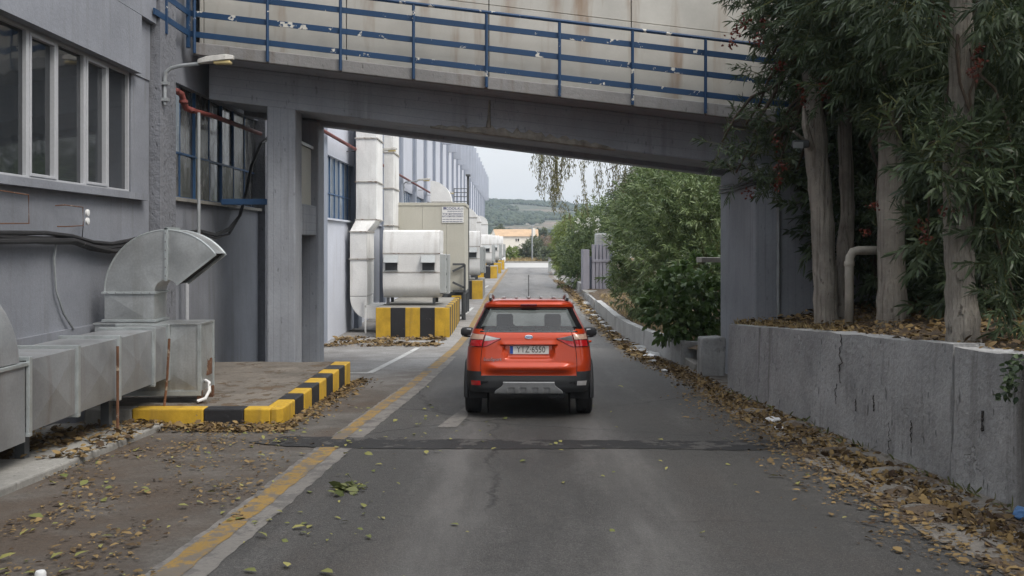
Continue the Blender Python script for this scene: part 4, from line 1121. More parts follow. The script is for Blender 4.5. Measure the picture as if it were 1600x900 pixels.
# ------------------------------------------------------------------ air handlers on striped plinths
def plinth(x0, x1, y0, y1, zt, nf, ns, label, first='yellow'):
    z0 = gz((y0+y1)/2)-.25
    P = thing('striped_plinth', label, 'plinth', ((x0+x1)/2, y0, gz(y0)), 'striped plinths along the factory')
    MB().box(x0+.02, x1-.02, y0+.02, y1-.02, z0, zt-.01).build('core', M['concrete'], P)
    seq = ['yellow', 'black'] if first == 'yellow' else ['black', 'yellow']
    for i in range(nf):
        a = x0 + (x1-x0)*i/nf; b = x0 + (x1-x0)*(i+1)/nf
        MB().box(a+.001, b-.001, y0, y0+.18, z0, zt).build('painted_block', M[seq[i % 2]], P, bevel=.012)
    for i in range(ns):
        a = y0+.18 + (y1-y0-.18)*i/ns; b = y0+.18 + (y1-y0-.18)*(i+1)/ns
        MB().box(x1-.18, x1, a+.001, b-.001, z0, zt).build('painted_block', M[seq[(i+nf) % 2]] if ns > 2 else M['concrete'], P, bevel=.012)
    return P
plinth(-4.40, -2.02, 31.0, 37.3, .30, 5, 11, 'nearest and largest black and yellow striped plinth, under the big white air handler')
plinth(-3.6, -1.47, 48.0, 52.5, .52, 4, 1, 'second striped plinth, just behind the cold room', 'black')
plinth(-3.2, -1.17, 74.6, 79.5, .58, 4, 1, 'third striped plinth along the far wall', 'black')
plinth(-3.0, -.98, 87.0, 91.5, .60, 3, 1, 'fourth striped plinth along the far wall, mostly yellow in view', 'yellow')
plinth(-2.8, -.80, 99.6, 104, .62, 3, 1, 'farthest striped plinth, beside the end of the yellow line', 'yellow')

def make_ahu(name, label, detail=True):
    A = thing(name, label, 'air handler', (0,0,0), 'white air handlers along the factory')
    w = .95
    # side profile (y, z): sloped shoulder, flat middle, round belly; extruded across x
    up = [(0,1.55),(.0,1.95),(.12,2.28),(.2,2.33),(1.6,2.33),(1.6,1.55)]
    md = [(0,.92),(0,1.545),(1.6,1.545),(1.6,.92)]
    lo = [(0,.915),(1.6,.915),(1.6,.05),(.45,.05)] + [(.45-.45*math.sin(a), .5-.45*math.cos(a)) for a in [math.pi/2*i/8 for i in range(1, 9)]]
    for nm, pts in (('upper_casing', up), ('middle_casing', md), ('belly', lo)):
        mb = MB(); mb.prism([(-w, y, z) for y, z in pts], (2*w, 0, 0)); mb.build(nm, M['duct'], A, smooth=True, angle=20)
    for z in (.917, 1.548): MB().box(-w-.012, w+.012, -.012, .05, z-.018, z+.018).build('seam_strip', M['ductseam'], A)
    for x in (-.90, .34):
        mb = MB(); hx = .46
        mb.prism([(x, 0, 1.47), (x, -.22, 1.25), (x, -.22, 1.21), (x, 0, 1.21)], (.012, 0, 0)); mb.prism([(x+hx, 0, 1.47), (x+hx, -.22, 1.25), (x+hx, -.22, 1.21), (x+hx, 0, 1.21)], (.012, 0, 0))
        mb.prism([(x, 0, 1.49), (x, -.23, 1.25), (x, -.22, 1.24), (x, 0, 1.475)], (hx+.012, 0, 0))
        h = mb.build('intake_hood', M['cabinet'], A)
        MB().box(x+.03, x+hx-.02, -.012, .004, .97, 1.40).build('intake_opening', M['darksteel'], h)
        MB().box(x+.0, x+hx+.012, -.06, -.006, .95, .98).build('intake_lip', M['cabinet'], h)
    xpb = xbox(w+.005, w+.02, .1, 1.5, 1.6, 2.30, .012); xpb.build('side_sheet', M['duct'], A)
    MB().box(w, w+.18, .10, .80, .22, 1.52).build('control_cabinet', M['cabinet'], A, bevel=.012)
    MB().box(w, w+.26, .84, 1.5, .15, 1.50).build('control_cabinet', M['cabinet'], A, bevel=.012)
    for z in (.35, .8, 1.3): MB().box(w+.18, w+.195, .68, .73, z, z+.08).build('latch', M['darksteel'], A)
    for x in (-.8, .75):
        for y in (.2, 1.4): MB().box(x-.05, x+.05, y-.05, y+.05, -.16, .06).build('foot', M['darksteel'], A)
    return A
ahu = make_ahu('air_handler', 'largest white air handler with two intake hoods, on the nearest striped plinth')
ahu.location = (-3.37, 32.1, .50)
for (x, y, z, lab) in ((-2.6, 49.2, .68, 'white air handler half hidden behind the cold room'), (-2.55, 75.6, .74, 'third white air handler along the far wall'), (-2.15, 88, .76, 'fourth white air handler along the far wall'), (-1.9, 100.6, .78, 'farthest white air handler, at the end of the row')):
    c = copy_tree(ahu); c.location = (x, y, z); c['label'] = lab
    for ch in c.children:
        if ch.name.startswith('foot'): pass

# tall white ducts
def tall_duct(name, label, secs, base, group='white ducts climbing the factory wall'):
    """secs: list of (z0,z1,(x0,x1,y0,y1) at z0, (..) at z1)"""
    T = thing(name, label, 'duct', base, group)
    for (z0, z1, a, b) in secs:
        mb = MB()
        lo = [(a[0],a[2],z0),(a[1],a[2],z0),(a[1],a[3],z0),(a[0],a[3],z0)]; hi = [(b[0],b[2],z1),(b[1],b[2],z1),(b[1],b[3],z1),(b[0],b[3],z1)]
        for i in range(4): xpanel(mb, lo[i], lo[(i+1) % 4], hi[(i+1) % 4], hi[i], .015)
        mb.add(hi, [(0,1,2,3)]); mb.add(lo, [(3,2,1,0)])
        mb.build('duct_section', M['duct'], T)
        w = .04; mb = MB()
        mb.box(b[0]-w, b[1]+w, b[2]-w, b[2], z1-.02, z1+.02); mb.box(b[1], b[1]+w, b[2], b[3], z1-.02, z1+.02); mb.box(b[0]-w, b[0], b[2], b[3], z1-.02, z1+.02); mb.build('flange', M['ductseam'], T)
    return T
r1 = (-5.36,-4.66,33.0,34.6); r0 = (-5.50,-4.92,32.6,34.2)
T1 = tall_duct('tall_duct', 'tall white sheet metal duct with an offset bend beside the wall pilaster', [(.6,1.85,r0,r0),(1.87,2.78,r0,r0),(2.80,3.20,r0,r1),(3.22,4.50,r1,r1),(4.52,6.0,r1,r1),(6.02,7.4,r1,r1)], (-5.2,33,.3))
mb = MB(); pr = [(-5.50,.58)] + [(-5.50+.62-.62*math.cos(a), .58-.75*math.sin(a)) for a in [math.pi/2*i/8 for i in range(1, 9)]] + [(-4.42,-.17),(-4.42,.28),(-4.92,.28),(-4.92,.58)]
mb.prism([(x, 32.6, z) for x, z in pr], (0, 1.5, 0)); mb.build('bottom_elbow', M['duct'], T1, smooth=True, angle=25)
MB().box(-4.98, -4.93, 32.45, 32.5, gz(32.5)-.02, .55).build('prop', M['duct'], T1)
r2 = (-4.80,-4.45,36.0,37.8)
tall_duct('tall_duct', 'second tall white duct with peeling paint, just right of the first', [(1.2,3.05,r2,r2),(3.07,4.45,r2,r2),(4.47,5.8,r2,r2),(5.82,7.6,r2,r2)], (-4.6,37,1.0))
def bend_duct(name, label, x0, x1, y0, z0, z1, depth=.9, r=.7, secs=3):
    T = thing(name, label, 'duct', ((x0+x1)/2, y0, z0), 'white ducts with curved tops')
    for i in range(secs):
        a = z0 + (z1-z0)*i/secs; b = z0 + (z1-z0)*(i+1)/secs
        xbox(x0, x1, y0, y0+depth, a+.004, b-.004, .012).build('duct_section', M['duct'], T)
        MB().box(x0-.03, x1+.03, y0-.03, y0+depth+.02, b-.03, b+.012).build('flange', M['ductseam'], T)
    w = x1-x0; mb = MB()
    pts = [(x0-.12, z1)] + [(x0-.12, z1 + r)] + [(x0-.12 + (w+.12)*math.sin(a), z1 + r*math.cos(a)) for a in [math.pi/2*i/8 for i in range(0, 9)]]
    mb.prism([(x, y0, z) for x, z in pts], (0, depth, 0)); mb.build('curved_top', M['duct'], T, smooth=True, angle=25)
    return T
bend_duct('curved_duct', 'white duct with a curved top rising behind the cold room roof', PX(676,50), PX(705,50), 50, 1.2, 4.55, r=1.1, depth=1.2)
bend_duct('curved_duct', 'white curved duct just right of the cold room, nearest of the far cluster', PX(731,54), PX(744,54), 54, 1.0, 3.85, r=.55)
bend_duct('curved_duct', 'narrow white curved duct behind the second air handler', PX(741,64), PX(751,64), 64, 1.0, 3.8, r=.6)
bend_duct('curved_duct', 'white curved duct above the third air handler', PX(751,82), PX(762,82), 82, 1.0, 4.0, r=.75)

# cold room on legs
CR = thing('cold_room', 'beige cold room box raised on steel legs with a company sign', 'cold room', (-3.1, 38, gz(38)))
cx0, cx1, cy0, cy1, cz0, cz1 = -4.46, -1.85, 37.6, 40.6, .48, 3.86
xs4 = [cx0, cx0+.95, cx0+1.9, cx1]
for i in range(3): MB().box(xs4[i]+.004, xs4[i+1]-.004, cy0, cy0+.1, cz0, cz1).build('wall_panel', M['coldroom'], CR, bevel=.006)
ys3 = [cy0+.1, cy0+1.1, cy0+2.1, cy1]
for i in range(3): MB().box(cx1-.1, cx1, ys3[i]+.004, ys3[i+1]-.004, cz0, cz1).build('wall_panel', M['coldroom'], CR, bevel=.006)
MB().box(cx0, cx1-.1, cy0+.1, cy1, cz0, cz1-.02).build('core', M['coldroom'], CR)
MB().box(cx0-.03, cx1+.03, cy0-.03, cy1+.03, cz1, cz1+.12).build('roof_panel', M['coldroom'], CR, bevel=.01)
mb = MB(); g = gz(38)
for x in (cx1-.08, cx1-.75):
    for y in (cy0+.05, cy1-.1): MB().box(x-.05, x+.05, y-.05, y+.05, g-.1, cz0).build('leg', M['darksteel'], CR)
fx = PX(707, 37.4), PX(726, 37.4)
F = [((fx[0],37.45,PZ(413,37.4)),(fx[1],37.45,PZ(413,37.4))),((fx[1],37.45,PZ(413,37.4)),(fx[1],37.45,g)),((fx[0],37.45,PZ(455,37.4)),(fx[1],37.45,PZ(455,37.4))),((fx[0],37.45,PZ(441,37.4)),(fx[1],37.45,PZ(450,37.4))),((fx[0],37.45,PZ(424,37.4)),(fx[1],37.45,PZ(415,37.4))),((fx[1],37.45,PZ(490,37.4)),(fx[1]-.5,37.45,g))]
for a, b in F: MB().bar(a, b, .08, .08).build('frame_bar', M['darksteel'], CR)
MB().box(cx0, cx1, cy0+.02, cy1, cz0-.14, cz0-.004).build('floor_frame', M['darksteel'], CR)
SG = thing('company_sign', 'white company sign with dark blue lettering on the cold room wall', 'sign', (PX(707,37.58), 37.58, PZ(336,37.58)))
sx0, sx1, sz0, sz1 = PX(690.5,37.57), PX(724.5,37.57), PZ(348,37.57), PZ(323,37.57)
MB().box(sx0, sx1, 37.565, 37.595, sz0, sz1).build('sign_board', M['whitepaint'], SG)
M['navy'] = pm('navy print', (.02,.025,.12), .6, var=.05, fine=0, bump=0); M['greyprint'] = pm('grey print', (.16,.17,.24), .6, var=.05, fine=0, bump=0)
H = sz1-sz0; Wd = sx1-sx0; ty = 37.562
text('COOL.K', .135, 'sign_text', M['navy'], SG, (sx0+Wd*.51, ty, sz1-H*.115), sx=1.12, ext=.003)
text('LTD', .075, 'sign_text', M['greyprint'], SG, (sx0+Wd*.91, ty, sz1-H*.15), sx=1.0, ext=.002)
text('ΨΥΚΤΙΚΟΙ ΘΑΛΑΜΟΙ', .088, 'sign_text', M['navy'], SG, (sx0+Wd*.5, ty, sz1-H*.45), sx=.92, ext=.002)
text('ΚΑΤΑΣΚΕΥΕΣ ΠΑΝΕΛ', .088, 'sign_text', M['navy'], SG, (sx0+Wd*.5, ty, sz1-H*.60), sx=.90, ext=.002)
for dx_, dz_ in ((0,0),(.05,0),(0,.05),(.05,.05)): MB().box(sx0+Wd*.07+dx_, sx0+Wd*.07+dx_+.042, ty-.002, ty+.002, sz1-H*.17+dz_, sz1-H*.17+dz_+.042).build('logo_square', M['navy'], SG)
for fz, a, b in ((.28,.25,.97),(.78,.03,.97),(.92,.03,.97)):
    for k in range(6):
        MB().box(sx0+Wd*(a+(b-a)*k/6), sx0+Wd*(a+(b-a)*(k+.86)/6), ty-.001, ty+.002, sz1-H*fz-.012, sz1-H*fz+.012).build('fine_print_line', M['greyprint'], SG)
GR = thing('roof_guard', 'small steel guard rail standing on the cold room roof', 'guard rail', (-2.4, 40, cz1+.12))
ga, gb = PX(709.5,40), PX(730,40); g0 = cz1+.12
for h in (.15, .35, .52, .68): MB().bar((ga,40,g0+h), (gb,40,g0+h), .03, .03).build('guard_bar', M['darksteel'], GR)
for x in (ga, gb): MB().bar((x,40,g0), (x,40,g0+.70), .035, .035).build('guard_post', M['darksteel'], GR)
PO = thing('light_mast', 'slim grey mast with a flat head rising beside the cold room', 'mast', (PX(731.5,41), 41, gz(41)))
MB().bar((PX(731.5,41),41,gz(41)), (PX(731.5,41),41,5.25), .09, .09).build('mast_pole', M['darksteel'], PO)
MB().box(PX(728,41), PX(735,41), 40.8, 41.2, 5.25, 5.32).build('mast_head', M['darksteel'], PO)
# panel truck far down, only its cab shows
TK = thing('white_truck', 'white truck cab peeking out past the farthest air handler', 'truck', (-1.3, 118, gz(118)))
MB().prism([(-2.6,117,.1),(-2.6,118.9,.1),(-2.6,118.9,1.9),(-2.6,117.6,1.9),(-2.6,117.05,1.1)], (1.75,0,0)).build('cab', M['whitepaint'], TK, bevel=.06)
MB().prism([(-2.4,117.05,1.13),(-2.4,117.56,1.82),(-2.4,117.53,1.84),(-2.4,117.02,1.15)], (1.35,0,0)).build('windscreen', M['gloss'], TK)
MB().box(-2.62, -.83, 118.95, 122, .2, 2.2).build('load_box', M['whitepaint'], TK, bevel=.03)
for x in (-2.45, -1.05):
    for y in (117.7, 121): MB().lathe([(.35,-.1),(.35,.1)], (x, y, gz(118)+.35), 'x', 16).build('wheel', M['tyre'], TK)

# ------------------------------------------------------------------ foliage tools
def nrm(a): return a / np.maximum(1e-9, np.linalg.norm(a, axis=-1, keepdims=True))
def leaf_object(name, P, D, L, Wd, droop, mat, parent=None, up=None, rng=RNG, curl=.06, rnd=None):
    n = len(P)
    if up is None: up = nrm(rng.normal(size=(n, 3)) + np.array([0, 0, .8]))
    D = nrm(D); Sd = nrm(np.cross(D, up)); N = np.cross(Sd, D)
    L = np.broadcast_to(np.asarray(L, float), (n,)); Wd = np.broadcast_to(np.asarray(Wd, float), (n,))
    V = np.zeros((n, 6, 3))
    def pt(t, w, lift):
        q = P + D*(L*t)[:, None] + Sd*(Wd*w)[:, None] + N*(L*lift)[:, None]
        q[:, 2] -= droop*L*t*t
        return q
    V[:, 0] = P; V[:, 1] = pt(.33, .5, curl); V[:, 2] = pt(.33, -.5, curl); V[:, 3] = pt(.72, .38, curl*.6); V[:, 4] = pt(.72, -.38, curl*.6); V[:, 5] = pt(1, 0, -.02)
    b = np.arange(n)*6
    loops = np.stack([b, b+1, b+2, b+1, b+3, b+4, b+2, b+3, b+5, b+4], 1).astype(np.int32).ravel()
    starts = (np.arange(n)*10)[:, None] + np.array([0, 3, 7])[None]
    me = bpy.data.meshes.new(name)
    me.vertices.add(n*6); me.vertices.foreach_set('co', V.astype(np.float32).ravel())
    me.loops.add(n*10); me.loops.foreach_set('vertex_index', loops)
    me.polygons.add(n*3); me.polygons.foreach_set('loop_start', starts.ravel().astype(np.int32)); 
    me.update(calc_edges=True); me.validate()
    r = rng.random(n) if rnd is None else rnd
    at = me.attributes.new('rnd', 'FLOAT', 'FACE'); at.data.foreach_set('value', np.repeat(r, 3).astype(np.float32))
    me.materials.append(mat)
    return link(name, me, parent)
def twigs(B, Dr, slen, nl, ang=(1.0, .45), hang=.15, rng=RNG):
    """leaves whorled along short twigs; returns leaf bases and directions"""
    n = len(B); Dr = nrm(Dr)
    t = (np.linspace(.15, 1, nl)[None] + rng.uniform(-.06, .06, (n, nl)))
    a = nrm(np.cross(Dr, nrm(rng.normal(size=(n, 3))))); b = np.cross(Dr, a)
    az = np.arange(nl)[None]*2.4 + rng.uniform(0, 6.28, (n, 1)) + rng.uniform(-.4, .4, (n, nl))
    an = ang[0] + (ang[1]-ang[0])*t + rng.uniform(-.2, .2, (n, nl))
    D = Dr[:, None]*np.cos(an)[..., None] + (a[:, None]*np.cos(az)[..., None] + b[:, None]*np.sin(az)[..., None])*np.sin(an)[..., None]
    D[..., 2] -= hang
    P = B[:, None] + Dr[:, None]*(slen*t)[..., None]
    return P.reshape(-1, 3), D.reshape(-1, 3)
def shell(lumps, dens, rng=RNG, inner=.5, squash=1.0, noise_=.25):
    B = []; O = []
    for (c, r) in lumps:
        r = np.array(r if hasattr(r, '__len__') else (r, r, r*squash))
        n = max(6, int(dens*np.prod(r)**(2/3)))
        d = nrm(rng.normal(size=(n, 3))); k = (inner + (1-inner)*rng.random(n)**.6)*(1 + noise_*rng.normal(size=n)*.5)
        B.append(np.array(c) + d*r*k[:, None]); O.append(d/r)
    return np.concatenate(B), nrm(np.concatenate(O))
def L_(px, py, Y, r): return ((PX(px, Y), Y, PZ(py, Y)), r)
def crown(parent, lumps, dens, slen, nl, leaf, mat, name='crown', hang=.2, upb=.2, ang=(1.0, .45), droop=.15, inner=.45, tw=None, seed=1, noise_=.25, cond=None):
    rng = np.random.default_rng(seed)
    B, O = shell(lumps, dens, rng, inner, noise_=noise_)
    if cond is not None:
        k = cond(B); B, O = B[k], O[k]
    Dr = nrm(O + rng.normal(size=O.shape)*.45 + np.array([0, 0, upb]))
    P, D = twigs(B, Dr, slen, nl, ang, hang, rng)
    n = len(P)
    clump = np.repeat(rng.random(len(B)), nl)
    rnd = np.clip(.55*clump + .45*rng.random(n), 0, 1)
    o = leaf_object(name, P, D, leaf[0]*rng.uniform(.45, 1.25, n), leaf[1]*rng.uniform(.75, 1.15, n), droop, mat, parent, rng=rng, rnd=rnd)
    o['kind'] = 'stuff'
    if tw is not None:
        q = leaf_object('twigs', B-Dr*slen*.6, Dr, slen*1.6, tw[0], .0, tw[1], parent, rng=rng, curl=0); q['kind'] = 'stuff'
    return B
def trunk(parent, path, rad, mat, name='trunk', n=14, rough=.02):
    P = [Vector(p) for p in path]; Q = []; Rr = []
    for i in range(len(P)-1):
        for k in range(5):
            t = k/5; Q.append(P[i].lerp(P[i+1], t)); Rr.append(rad[i]+(rad[i+1]-rad[i])*t)
    Q.append(P[-1]); Rr.append(rad[-1])
    rng = random.Random(len(Q)+int(P[0].x*100))
    Rr = [r*.92*(1+rng.uniform(-.07, .07)) for r in Rr]
    o = MB().tube(Q, Rr, n).build(name, mat, parent, smooth='all')
    return wobble(o, rough, 4.0, seed=P[0].x)
def limb(parent, a, b, r0, r1, mat, sag=.2, name='limb', seed=0):
    a = Vector(a); b = Vector(b); rg = random.Random(seed); P = []
    for i in range(7):
        t = i/6; p = a.lerp(b, t); p.z += sag*math.sin(math.pi*t); p += Vector((rg.uniform(-1,1), rg.uniform(-1,1), rg.uniform(-1,1)))*.05*(b-a).length*math.sin(math.pi*t)
        P.append(p)
    return MB().tube(P, [r0+(r1-r0)*i/6 for i in range(7)], 7).build(name, mat, parent, smooth='all')

# ------------------------------------------------------------------ right side: retaining wall, bank, pier dressing
def wxr(y): return 3.73 + (16.6-y)*.038
M['crackdirt'] = pm('dirt in cracks', (.055,.050,.045), .95, var=.3, bump=0)
RW = thing('retaining_wall', 'grey whitewashed retaining wall with cracks along the right gutter', 'wall', (3.9, 10, 0))
def wseg(y0, z0, y1, z1, name='wall_segment', out=0, seed=0):
    mb = MB(); th = .32; ny = max(3, int(abs(y1-y0)/.14)); nz = 9
    def ft(u, v):
        y = y0+(y1-y0)*u; zt = z0+(z1-z0)*u; zb_ = gz(y)-.25; return (wxr(y)-out + .03*(v), y, zb_+(zt-zb_)*v)
    U = np.linspace(0, 1, ny+1); Vv = np.linspace(0, 1, nz+1)
    mb.grid(ft, U, Vv)
    mb.grid(lambda u, v: (ft(u, 1)[0]+th*v, ft(u, 1)[1], ft(u, 1)[2]), U, [0, .5, 1])
    for u in (0, 1): mb.grid(lambda a, v, u=u: (ft(u, v)[0]+th*a, ft(u, v)[1], ft(u, v)[2]), [0, 1], Vv)
    mb.grid(lambda u, v: (ft(u, v)[0]*0+wxr(y0+(y1-y0)*u)+th, ft(u, v)[1], ft(u, v)[2]), U, [0, 1])
    o = mb.build(name, M['plaster'], RW)
    bm = bmesh.new(); bm.from_mesh(o.data); bmesh.ops.remove_doubles(bm, verts=bm.verts, dist=.004); bmesh.ops.recalc_face_normals(bm, faces=bm.faces); bm.to_mesh(o.data); bm.free()
    o.data.polygons.foreach_set('use_smooth', [True]*len(o.data.polygons)); o.data.set_sharp_from_angle(angle=R(50))
    return wobble(o, .022, 1.7, seed)
wseg(16.62, .99, 12.46, 1.25, seed=1); wseg(12.45, 1.25, 8.80, 1.46, out=.015, seed=4); wseg(8.76, 1.44, 1.0, 1.80, out=.015, seed=9)
wobble(MB().box(4.12, 4.4, 8.5, 8.9, -.1, .80).build('broken_gap_filling', M['gutter'], RW), .05, 3, cuts=3)
rs = random.Random(5)
def crack(y, z0, z1, amp=.03, w=.006):
    n = 15; P = []
    for i in range(n):
        t = i/(n-1); yy = y + rs.uniform(-amp, amp); zz = z0+(z1-z0)*t; P.append((wxr(yy)-.026+.02, yy, zz))
    mb = MB(); mb.tube(P, [w*rs.uniform(.5, 1.6) for _ in P], 5); mb.build('crack', M['crackdirt'], RW)
crack(11.45, .72, 1.30, .06, .006); crack(11.6, .42, .70, .04, .004); crack(10.5, .55, .72, .012, .007); crack(11.0, .47, .60, .01, .005); crack(8.25, .78, .95, .008, .009); crack(9.6, .4, .62, .03, .004); crack(10.1, .15, .5, .06, .004); crack(12.0, .1, .35, .06, .004)
# soil bank behind the wall
from mathutils import noise as mnoise
def bank(name, xf, y0, y1, zf, slope_, xmax, ny, nx, mat=M['soil']):
    mb = MB()
    def f(u, v):
        y = y0+(y1-y0)*u; x0 = xf(y); x = x0+(xmax-x0)*v**1.5
        return (x, y, zf(y) + slope_*(x-x0)*(1-.3*v) + .09*mnoise.noise(Vector((x*1.3, y*1.3, 0))) + .05*mnoise.noise(Vector((x*4, y*4, 3))))
    mb.grid(f, np.linspace(0, 1, ny), np.linspace(0, 1, nx)); o = mb.build(name, mat, smooth='all')
    return struct(o)
wt = lambda y: float(np.interp(y, [1, 8.6, 12.45, 16.6], [1.72, 1.38, 1.18, .92]))
bank('planter_soil', lambda y: wxr(y)+.2, -6, 17.28, wt, .17, 22, 60, 34)
lwx = lambda y: float(np.interp(y, [19, 21.6, 32, 42, 60, 100], [3.83, 3.80, 3.62, 3.60, 3.9, 5.2]))
bank('verge_soil', lambda y: lwx(y)+.12, 20.2, 112, lambda y: gz(y)+float(np.interp(y, [20, 44, 56, 112], [.40, .42, .10, .05])), .10, 40, 80, 24)
bank('verge_soil', lambda y: 7.9, 16, 21.5, lambda y: .6, .14, 26, 10, 10)

LW = thing('low_wall', 'low whitewashed kerb wall holding the verge beyond the bridge pier', 'wall', (3.7, 30, -.4))
def lseg(y0, y1, h0, h1, seed):
    mb = MB(); n = max(3, int((y1-y0)/.5))
    def f(u, k):
        y = y0+(y1-y0)*u; x = lwx(y); g = gz(y); h = h0+(h1-h0)*u
        return [(x-.02, y, g-.2), (x, y, g+h*.55), (x+.01, y, g+h), (x+.24, y, g+h), (x+.24, y, g-.2)][k]
    mb.grid(f, np.linspace(0, 1, n+1), range(5)); mb.add([f(0, k) for k in range(5)], [(0,1,2,3,4)]); mb.add([f(1, k) for k in range(5)], [(4,3,2,1,0)])
    o = mb.build('wall_segment', M['lowwall'], LW)
    return wobble(o, .02, 2.0, seed)
lseg(21.6, 27.0, .54, .52, 1); lseg(27.02, 33.5, .52, .50, 2); lseg(33.55, 41.5, .50, .46, 3); lseg(42.3, 46, .40, .34, 4); lseg(46.8, 49.5, .3, .22, 5); lseg(54, 66, .5, .45, 6)
MB().box(3.84, 4.70, 21.55, 21.75, -.6, .18).build('return_face', M['lowwall'], LW, bevel=.02)
ST = thing('side_steps', 'two rough concrete steps between the low wall and the post', 'steps', (4.3, 20.5, -.3))
MB().box(3.86, 4.35, 20.3, 21.5, -.7, -.17).build('step', M['concrete'], ST, bevel=.02); MB().box(4.12, 4.70, 20.3, 21.5, -.7, -.0).build('step', M['concrete'], ST, bevel=.02)
o = MB().box(3.74, 4.22, 18.95, 19.45, -.6, .53).build('concrete_post', M['lowwall'], bevel=.05, seg=3); wobble(o, .03, 3, cuts=3, seed=2)
tag(o, 'stumpy whitewashed concrete post at the foot of the pier', 'post')
o = MB().box(PX(1095,21), PX(1130,21), 20.9, 21.5, PZ(410,21), PZ(402.5,21)).build('concrete_ledge', M['stone'], bevel=.01)
tag(o, 'thin pale concrete ledge sticking out beside the pier above the fig bush', 'ledge')
CD = thing('pier_conduit', 'slim grey conduit running down the front of the pier', 'pipe', (4.75, 17.28, 1))
MB().tube([(PX(1216,17.25),17.25,1.0),(PX(1216,17.25),17.25,3.45)], .035, 8).build('pipe_run', M['greypipe'], CD, smooth=True)
PC = thing('pier_cables', 'dark cables wrapped round the top of the pier', 'cables', (4.3, 17.3, 3.5))
for i in range(3):
    z = 3.42+.07*i; MB().tube([(4.33,20.0,z+.02),(4.31,18.5,z-.03*i),(4.31,17.4,z+.02),(4.36,17.26,z+.04),(4.8,17.25,z+.06+.02*i),(5.3,17.24,z+.22)], .03-.006*i, 7).build('cable', M['cable'], PC, smooth=True)
BP = thing('bent_pipe', 'white painted pipe bending over against the tree trunk behind the wall', 'pipe', (4.7, 13.2, 1.1))
bx_, by_ = PX(1327,13.3), 13.3
MB().tube([(bx_,by_,.95),(bx_,by_,2.10),(bx_+.01,by_,2.20),(bx_+.05,by_,2.27),(bx_+.12,by_,2.29),(bx_+.46,by_,2.29)],   .060, 12).build('pipe_run', M['pipepaint'], BP, smooth='all')
MB().lathe([(.066,0),(.072,.01),(.072,.06),(.066,.07)], (bx_,by_,2.07), 'z', 14).build('collar', M['pipepaint'], BP, smooth=True)

# ------------------------------------------------------------------ near trees on the bank
def clear_trunks(B):                          # the lower trunks stand free of leaves on the road side
    px_ = 800 + 1500*B[:, 0]/B[:, 1]; py_ = 380 - 1500*(B[:, 2]-CZ)/B[:, 1]; Y_ = B[:, 1]
    a = (px_ > 1243) & (px_ < 1350) & (py_ > 150) & (Y_ < 15.3)
    b = (px_ > 1345) & (px_ < 1430) & (py_ > 215) & (Y_ < 13.4)
    c = (px_ > 1462) & (px_ < 1545) & (Y_ < 9.8) & ((py_ < 200) | (py_ > 330))
    return ~(a | b | c)
def tr(px, py, Y): return (PX(px, Y), Y, PZ(py, Y))
T1 = thing('oleander_tree', 'slender forked tree nearest the bridge pier, foliage spilling over the railing', 'tree', tr(1292,515,14.3))
trunk(T1, [tr(1292,535,14.3), tr(1290,450,14.3), tr(1284,330,14.3), tr(1276,240,14.3), tr(1270,150,14.3), tr(1262,40,14.3), tr(1262,-80,14.2)], [.215,.19,.18,.19,.15,.12,.08], M['bark'])
trunk(T1, [tr(1312,525,14.5), tr(1318,420,14.6), tr(1325,330,14.7), tr(1320,210,14.7), tr(1322,80,14.6)], [.15,.13,.125,.11,.08], M['bark'])
MB().tube([tr(1268,235,14.1), tr(1258,195,14.0), tr(1256,165,14.0)], [.06,.05,.02], 7).build('broken_stub', M['bark'], T1)
MB().tube([tr(1264,225,14.1), tr(1240,205,13.9)], [.03,.02], 6).build('broken_stub', M['bark'], T1)
fl = thing('flood_light', 'small grey floodlight strapped to the forked tree trunk', 'floodlight', tr(1252,226,14.0))
mb = MB(); a = Vector(tr(1252,226,14.05)); mb.box(a.x-.13, a.x+.10, a.y-.08, a.y+.05, a.z-.05, a.z+.06); mb.build('housing', M['darksteel'], fl, bevel=.02)
MB().box(a.x-.14, a.x+.0, a.y-.10, a.y-.081, a.z-.06, a.z+.03).build('lamp_glass', M['greypipe'], fl)
T1l = [L_(1228,25,14.6,.48), L_(1268,45,14.4,.8), L_(1172,245,14.9,.24), L_(1228,180,14.7,.40), L_(1325,50,14.2,1.0), L_(1245,265,15.0,.22), L_(1205,288,15.1,.20), L_(1340,180,14.9,.7), L_(1210,240,14.9,.30), L_(1275,-90,14.3,1.2), L_(1350,-100,14.2,1.4), L_(1128,222,15.2,.16), L_(1150,270,15.1,.14), L_(1165,195,15.1,.15), L_(1190,110,14.9,.18), L_(1180,40,14.6,.14)]
crown(T1, T1l, 290, .34, 20, (.15,.023), M['leaf_dark'], seed=21, cond=clear_trunks, hang=.14, droop=.12, ang=(1.15,.4), tw=(.012, M['twig']))
for i, c in enumerate(T1l): limb(T1, tr(1275+(i % 3)*12, 200-12*i, 14.35), c[0], .05, .015, M['twigbrown'], seed=i)
T2 = thing('oleander_tree', 'thick straight trunk tree touching the bent white pipe', 'tree', tr(1395,525,12.8))
trunk(T2, [tr(1396,550,12.8), tr(1394,470,12.8), tr(1392,380,12.8), tr(1391,250,12.8), tr(1389,120,12.8), tr(1384,-20,12.7), tr(1380,-140,12.6)], [.24,.205,.195,.18,.165,.14,.08], M['bark'])
T2l = [L_(1395,40,12.4,1.0), L_(1470,90,13.2,1.0), L_(1420,175,12.3,.42), L_(1450,-60,12,1.4), L_(1350,-80,12.4,1.3), L_(1440,420,13.6,.34), L_(1340,120,13.6,.7), L_(1470,330,13.6,.6), L_(1360,330,13.9,.35)]
